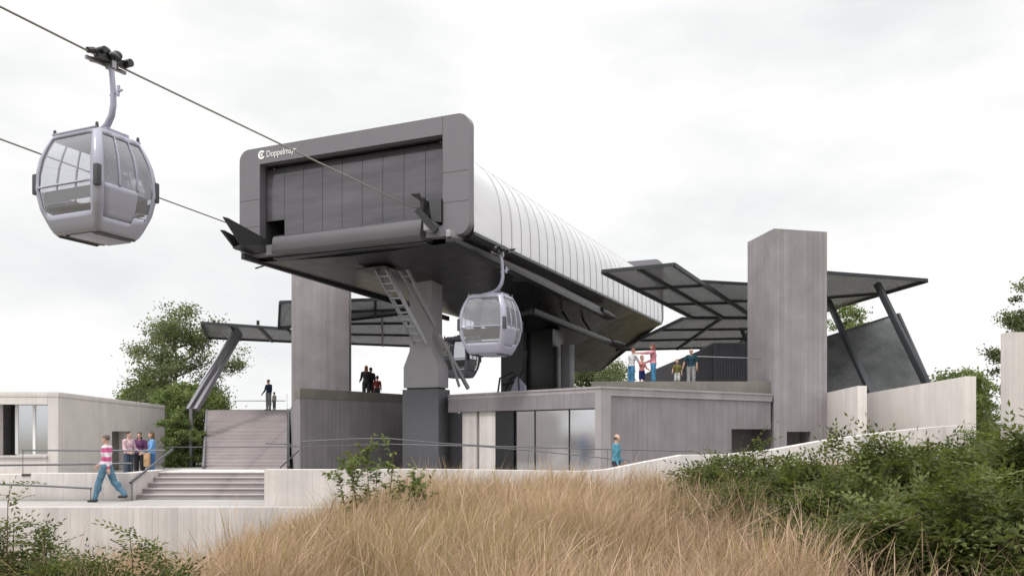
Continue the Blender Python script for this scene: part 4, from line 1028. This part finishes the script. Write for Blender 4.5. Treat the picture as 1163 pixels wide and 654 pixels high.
def person(label, loc, rz, h=1.72, shirt=(.5,.5,.5), pants=(.1,.15,.3), hair=(.05,.035,.025), long_hair=False, stride=0, arms=((0,10,8),(0,10,8)), turn=0, shirt_mat=None, vox=.012, short=False, bald=False, child=False, lean=0, shorts=False, skirt=False, shoes=(.05,.05,.05)):
    t = thing('person', label, 'person', loc, R(rz))
    S = h/1.75; hs = 1.28 if child else 1.0
    V = lambda x, y, z: Vector((x, y+math.sin(R(lean))*max(0,z-.95), z))*S
    body = MB(); top = MB(); leg = MB(); shoe = MB()
    # legs
    fw = {-1: stride, 1: -stride}; J = {}
    low = 9
    for s in (-1, 1):
        a = R(fw[s]); kb = R(abs(stride)*.35 if fw[s] > 0 else abs(stride)*1.0)
        hip = Vector((s*.095, 0, .93)); kn = hip+Vector((s*.01, math.sin(a)*.44, -math.cos(a)*.44)); an = kn+Vector((0, math.sin(a-kb)*.41, -math.cos(a-kb)*.41))
        J[s] = (hip, kn, an); low = min(low, an.z)
    dz = .085-low
    for s in (-1, 1):
        hip, kn, an = [Vector((p.x, p.y, p.z+dz)) for p in J[s]]
        hip = V(*hip); kn = V(*kn); an = V(*an)
        body.cap(hip, kn, .078*S, .052*S); body.cap(kn, an, .052*S, .036*S); cf = kn.lerp(an,.3)+Vector((0,-.02*S,0)); body.ell(cf, (.053*S,.055*S,.10*S))
        toe = an+Vector((s*.02,.15,-.055))*S; body.cap(an+Vector((0,-.035*S,-.045*S)), toe, .036*S, .028*S)
        if shorts: leg.cap(hip, hip.lerp(kn,.85), .095*S, .085*S)
        else:
            leg.cap(hip, kn, .100*S, .084*S); leg.cap(kn, an+Vector((0,0,.01)), .084*S, .062*S); leg.ell(cf, (.078*S,.082*S,.13*S))
        sh = MB(); sh.cap(an+Vector((0,-.035*S,-.04*S)), toe, .044*S, .036*S); sh.ell(an+Vector((0,.05*S,-.045*S)), (.046*S,.11*S,.042*S)); sh.ell(an+Vector((0,0,-.01*S)), (.045*S,.05*S,.05*S)); voxel(sh, 'shoe', cloth(shoes,.6), t, .012)
    def VV(x, y, z): return V(x, y, z+dz)
    for mb, g in ((body, 0), (top, .016)):
        mb.ell(VV(0,0,1.0), ((.155+g)*S,(.112+g)*S,.13*S)); mb.ell(VV(0,.0,1.13), ((.135+g)*S,(.098+g)*S,.16*S)); mb.ell(VV(0,0,1.29), ((.165+g)*S,(.112+g)*S,.17*S))
        mb.cap(VV(-.135,-.01,1.405), VV(.135,-.01,1.405), (.06+g)*S, (.06+g)*S)
    leg.ell(VV(0,0,.97), (.168*S,.125*S,.12*S))
    if skirt: leg.tube([VV(0,0,1.02), VV(0,0,.75), VV(0,0,.55)], [.15*S,.19*S,.21*S], 14)
    body.cap(VV(0,-.01,1.42), VV(0,.01,1.53), .058*S, .052*S)
    hc = VV(0,.02,1.625 if not child else 1.66)
    rt = Matrix.Rotation(R(turn), 3, 'Z')
    H = lambda x, y, z: hc+rt @ (Vector((x,y,z))*S*hs)
    body.ell(hc, (.074*S*hs,.092*S*hs,.108*S*hs), rot=rt); body.ell(H(0,.025,-.05), (.056*S*hs,.062*S*hs,.062*S*hs), rot=rt)
    body.cap(H(0,.085,.012), H(0,.107,-.018), .010*S*hs, .014*S*hs, 8)
    body.cap(H(-.02,.088,-.052), H(.02,.088,-.052), .008*S*hs, .008*S*hs, 8)
    for s in (-1, 1): body.ell(H(s*.075,0,0), (.012*S*hs,.022*S*hs,.032*S*hs), 8, 6, rot=rt); body.cap(H(s*.045,.078,.03), H(s*.015,.088,.03), .009*S*hs,.009*S*hs, 8)
    # arms
    for s, (sw, bend, ab) in ((-1, arms[0]), (1, arms[1])):
        sh = VV(s*.19,-.01,1.40); a = R(sw); b2 = R(ab)
        d1 = Vector((s*math.sin(b2), math.sin(a)*math.cos(b2), -math.cos(a)*math.cos(b2))); el = sh+d1*.285*S
        a2 = R(sw+bend); d2 = Vector((s*math.sin(b2)*.5, math.sin(a2)*math.cos(b2), -math.cos(a2)*math.cos(b2))).normalized(); wr = el+d2*.25*S
        body.cap(sh, el, .047*S, .038*S); body.cap(el, wr, .038*S, .026*S)
        top.cap(sh, el if not short else sh.lerp(el,.75), .062*S, .053*S)
        if not short: top.cap(el, el.lerp(wr,.94), .053*S, .037*S)
        pc = wr+d2*.055*S; sd = Vector((0,1,0)) if abs(d2.y) < .8 else Vector((0,0,1)); sd = (sd-d2*sd.dot(d2)).normalized(); pn = d2.cross(sd)
        Rm = Matrix((pn, sd, d2)).transposed(); body.ell(pc, (.017*S,.042*S,.052*S), rot=Rm)
        for q in range(4):
            f0 = pc+d2*.035*S+sd*(.031-.0207*q)*S; l_ = (.036,.042,.040,.030)[q]*S
            f1 = f0+d2*l_; f2 = f1+(d2*.8-pn*s*.6).normalized()*l_*.75; body.tube([f0,f1,f2], [.0088*S,.008*S,.0065*S], 6)
        th0 = pc-d2*.02*S+sd*.032*S; body.tube([th0, th0+(d2*.6+sd*.8)*.035*S, th0+(d2*1.25+sd*.95)*.045*S], [.011*S,.010*S,.008*S], 6)
    voxel(body, 'body', skinm, t, vox*.8)
    voxel(top, 'shirt', shirt_mat or cloth(shirt), t, vox)
    voxel(leg, 'skirt' if skirt else ('shorts' if shorts else 'trousers'), cloth(pants), t, vox)
    hm = MB()
    if bald: hm.ell(H(0,-.02,.0), (.078*S*hs,.082*S*hs,.07*S*hs), rot=rt)
    else: hm.ell(H(0,-.014,.030), (.082*S*hs,.095*S*hs,.094*S*hs), rot=rt)
    if long_hair: hm.ell(H(0,-.06,-.08), (.078*S*hs,.05*S*hs,.13*S*hs), rot=rt); hm.ell(H(0,-.075,-.18), (.07*S*hs,.035*S*hs,.13*S*hs), rot=rt); hm.ell(H(.06,-.01,-.07),(.025*S*hs,.04*S*hs,.11*S*hs),rot=rt); hm.ell(H(-.06,-.01,-.07),(.025*S*hs,.04*S*hs,.11*S*hs),rot=rt)
    voxel(hm, 'hair', cloth(hair,.6), t, vox)
    ey = material('eye', (.03,.02,.02), .2) if 'eye' not in bpy.data.materials else bpy.data.materials['eye']
    for s in (-1, 1): m = MB(); m.ell(H(s*.03,.084,.012), (.011*S*hs,.008*S*hs,.007*S*hs), 8, 6, rot=rt); m.build('eye', ey, t, smooth=True)
    return t
JEANS = (.07,.15,.27); DK = (.03,.03,.035)
# heading: rz=0 faces +Y (away); 90 faces -X (left); -90 faces right; 180 faces the camera
person('person in a pink and white striped top and blue jeans walking left by the parapet', (X(121,20.5),20.5,0), 92, 1.66, pants=(.10,.19,.27), stride=20, arms=((-25,20,6),(22,25,6)), shirt_mat=stripes(), vox=.009, hair=(.12,.10,.09))
person('person in a pale pink shirt and dark jeans standing by the pavilion doorway', (X(146,28.6),28.6,0), -110, 1.73, (.58,.40,.43), (.06,.08,.11), arms=((15,50,8),(10,60,8)))
person('person in a deep purple top and black trousers in the middle of the group', (X(158.5,29.4),29.4,0), -170, 1.70, (.10,.04,.10), DK, arms=((8,30,8),(8,70,8)), long_hair=True)
person('person with long brown hair in a blue shirt and jeans facing the group', (X(172.5,28.8),28.8,0), 120, 1.72, (.14,.30,.55), (.05,.13,.30), (.13,.07,.04), True, arms=((18,45,8),(5,20,6)))
m = MB(); m.prism([(X(163,28.35),28.35),(X(169,28.35),28.35),(X(169,28.35),28.5),(X(163,28.35),28.5)], .55, 1.0); bagt = thing('shopping_bag', 'tan paper shopping bag held in the group by the pavilion', 'bag', (X(166,28.4),28.4,.55)); m.build('bag_body', cloth((.42,.27,.16)), bagt, world=True, bevel=.01)
m = MB(); m.tube([(X(164.5,28.42),28.42,1.0),(X(165,28.42),28.42,1.12),(X(167,28.42),28.42,1.12),(X(167.5,28.42),28.42,1.0)], .008, 6); m.build('handle', cloth((.3,.2,.12)), bagt, world=True)
person('person in a dark blue jacket standing at the top of the long stairs', (X(305,47.7),47.7,TZ-.16), 150, 1.74, (.02,.035,.06), (.22,.23,.24), (.16,.09,.05), arms=((4,12,7),(12,30,8)))
person('small child in a pale top beside the adult at the top of the long stairs', (X(311.5,47.6),47.6,TZ-.16), 150, 1.0, (.34,.34,.32), (.12,.12,.12), child=True)
person('person with long red brown hair and dark clothes behind the left terrace parapet', (X(416,38.6),38.6,TZ-.1), 20, 1.74, (.03,.025,.03), DK, (.16,.05,.03), True, arms=((10,60,8),(10,60,8)))
person('person in a black jacket beside the red haired visitor behind the left terrace parapet', (X(421,38.9),38.9,TZ-.1), -20, 1.68, (.035,.02,.02), DK, (.06,.03,.025))
person('child in a red top behind the left terrace parapet', (X(428.5,38.4),38.4,TZ-.1), 10, 1.22, (.16,.03,.03), DK, child=True)
person('balding person in a turquoise shirt walking right before the station building', (X(700,22.8),22.8,0), -80, 1.66, (.09,.25,.33), (.03,.03,.045), (.10,.08,.07), bald=True, stride=16, arms=((20,25,6),(-15,30,6)), vox=.009)
person('person in a white top inside the glazed hall', (*[c for c in LP(lface(600),-1.6)],0), 200, 1.74, (.5,.5,.52), (.08,.08,.09))
person('person in grey clothes inside the glazed hall near the corner post', (*[c for c in LP(lface(656),-1.8)],0), 170, 1.62, (.10,.10,.11), (.07,.07,.08))
dz_ = TZ+.32
person('person in a white shirt and blue jeans leaning at the left of the deck visitors', (X(717,34.2),34.2,dz_), -60, 1.66, (.58,.58,.60), (.07,.20,.36), (.30,.13,.09), lean=8, arms=((10,25,6),(35,20,8)))
person('child in a salmon top and navy shorts between the two adults on the deck', (X(729,33.9),33.9,dz_), -150, 1.30, (.50,.20,.18), (.02,.03,.12), (.25,.12,.07), child=True, shorts=True, arms=((20,40,10),(70,20,10)))
person('person in a pink top and blue jeans pointing left on the deck', (X(742,34.0),34.0,dz_), 75, 1.82, (.60,.25,.29), (.07,.22,.38), (.20,.07,.05), True, arms=((85,5,6),(20,50,8)))
person('small child in an olive top and pale shorts on the deck', (X(769,34.0),34.0,dz_), 170, 1.16, (.14,.13,.04), (.55,.55,.52), (.20,.09,.06), child=True, shorts=True, short=True, arms=((0,10,14),(30,10,14)))
person('person in a dark teal shirt and grey trousers holding out a hand to the child', (X(785,34.1),34.1,dz_), 165, 1.64, (.02,.055,.075), (.30,.30,.30), (.45,.33,.18), short=True, bald=True, arms=((0,10,8),(8,10,22)))
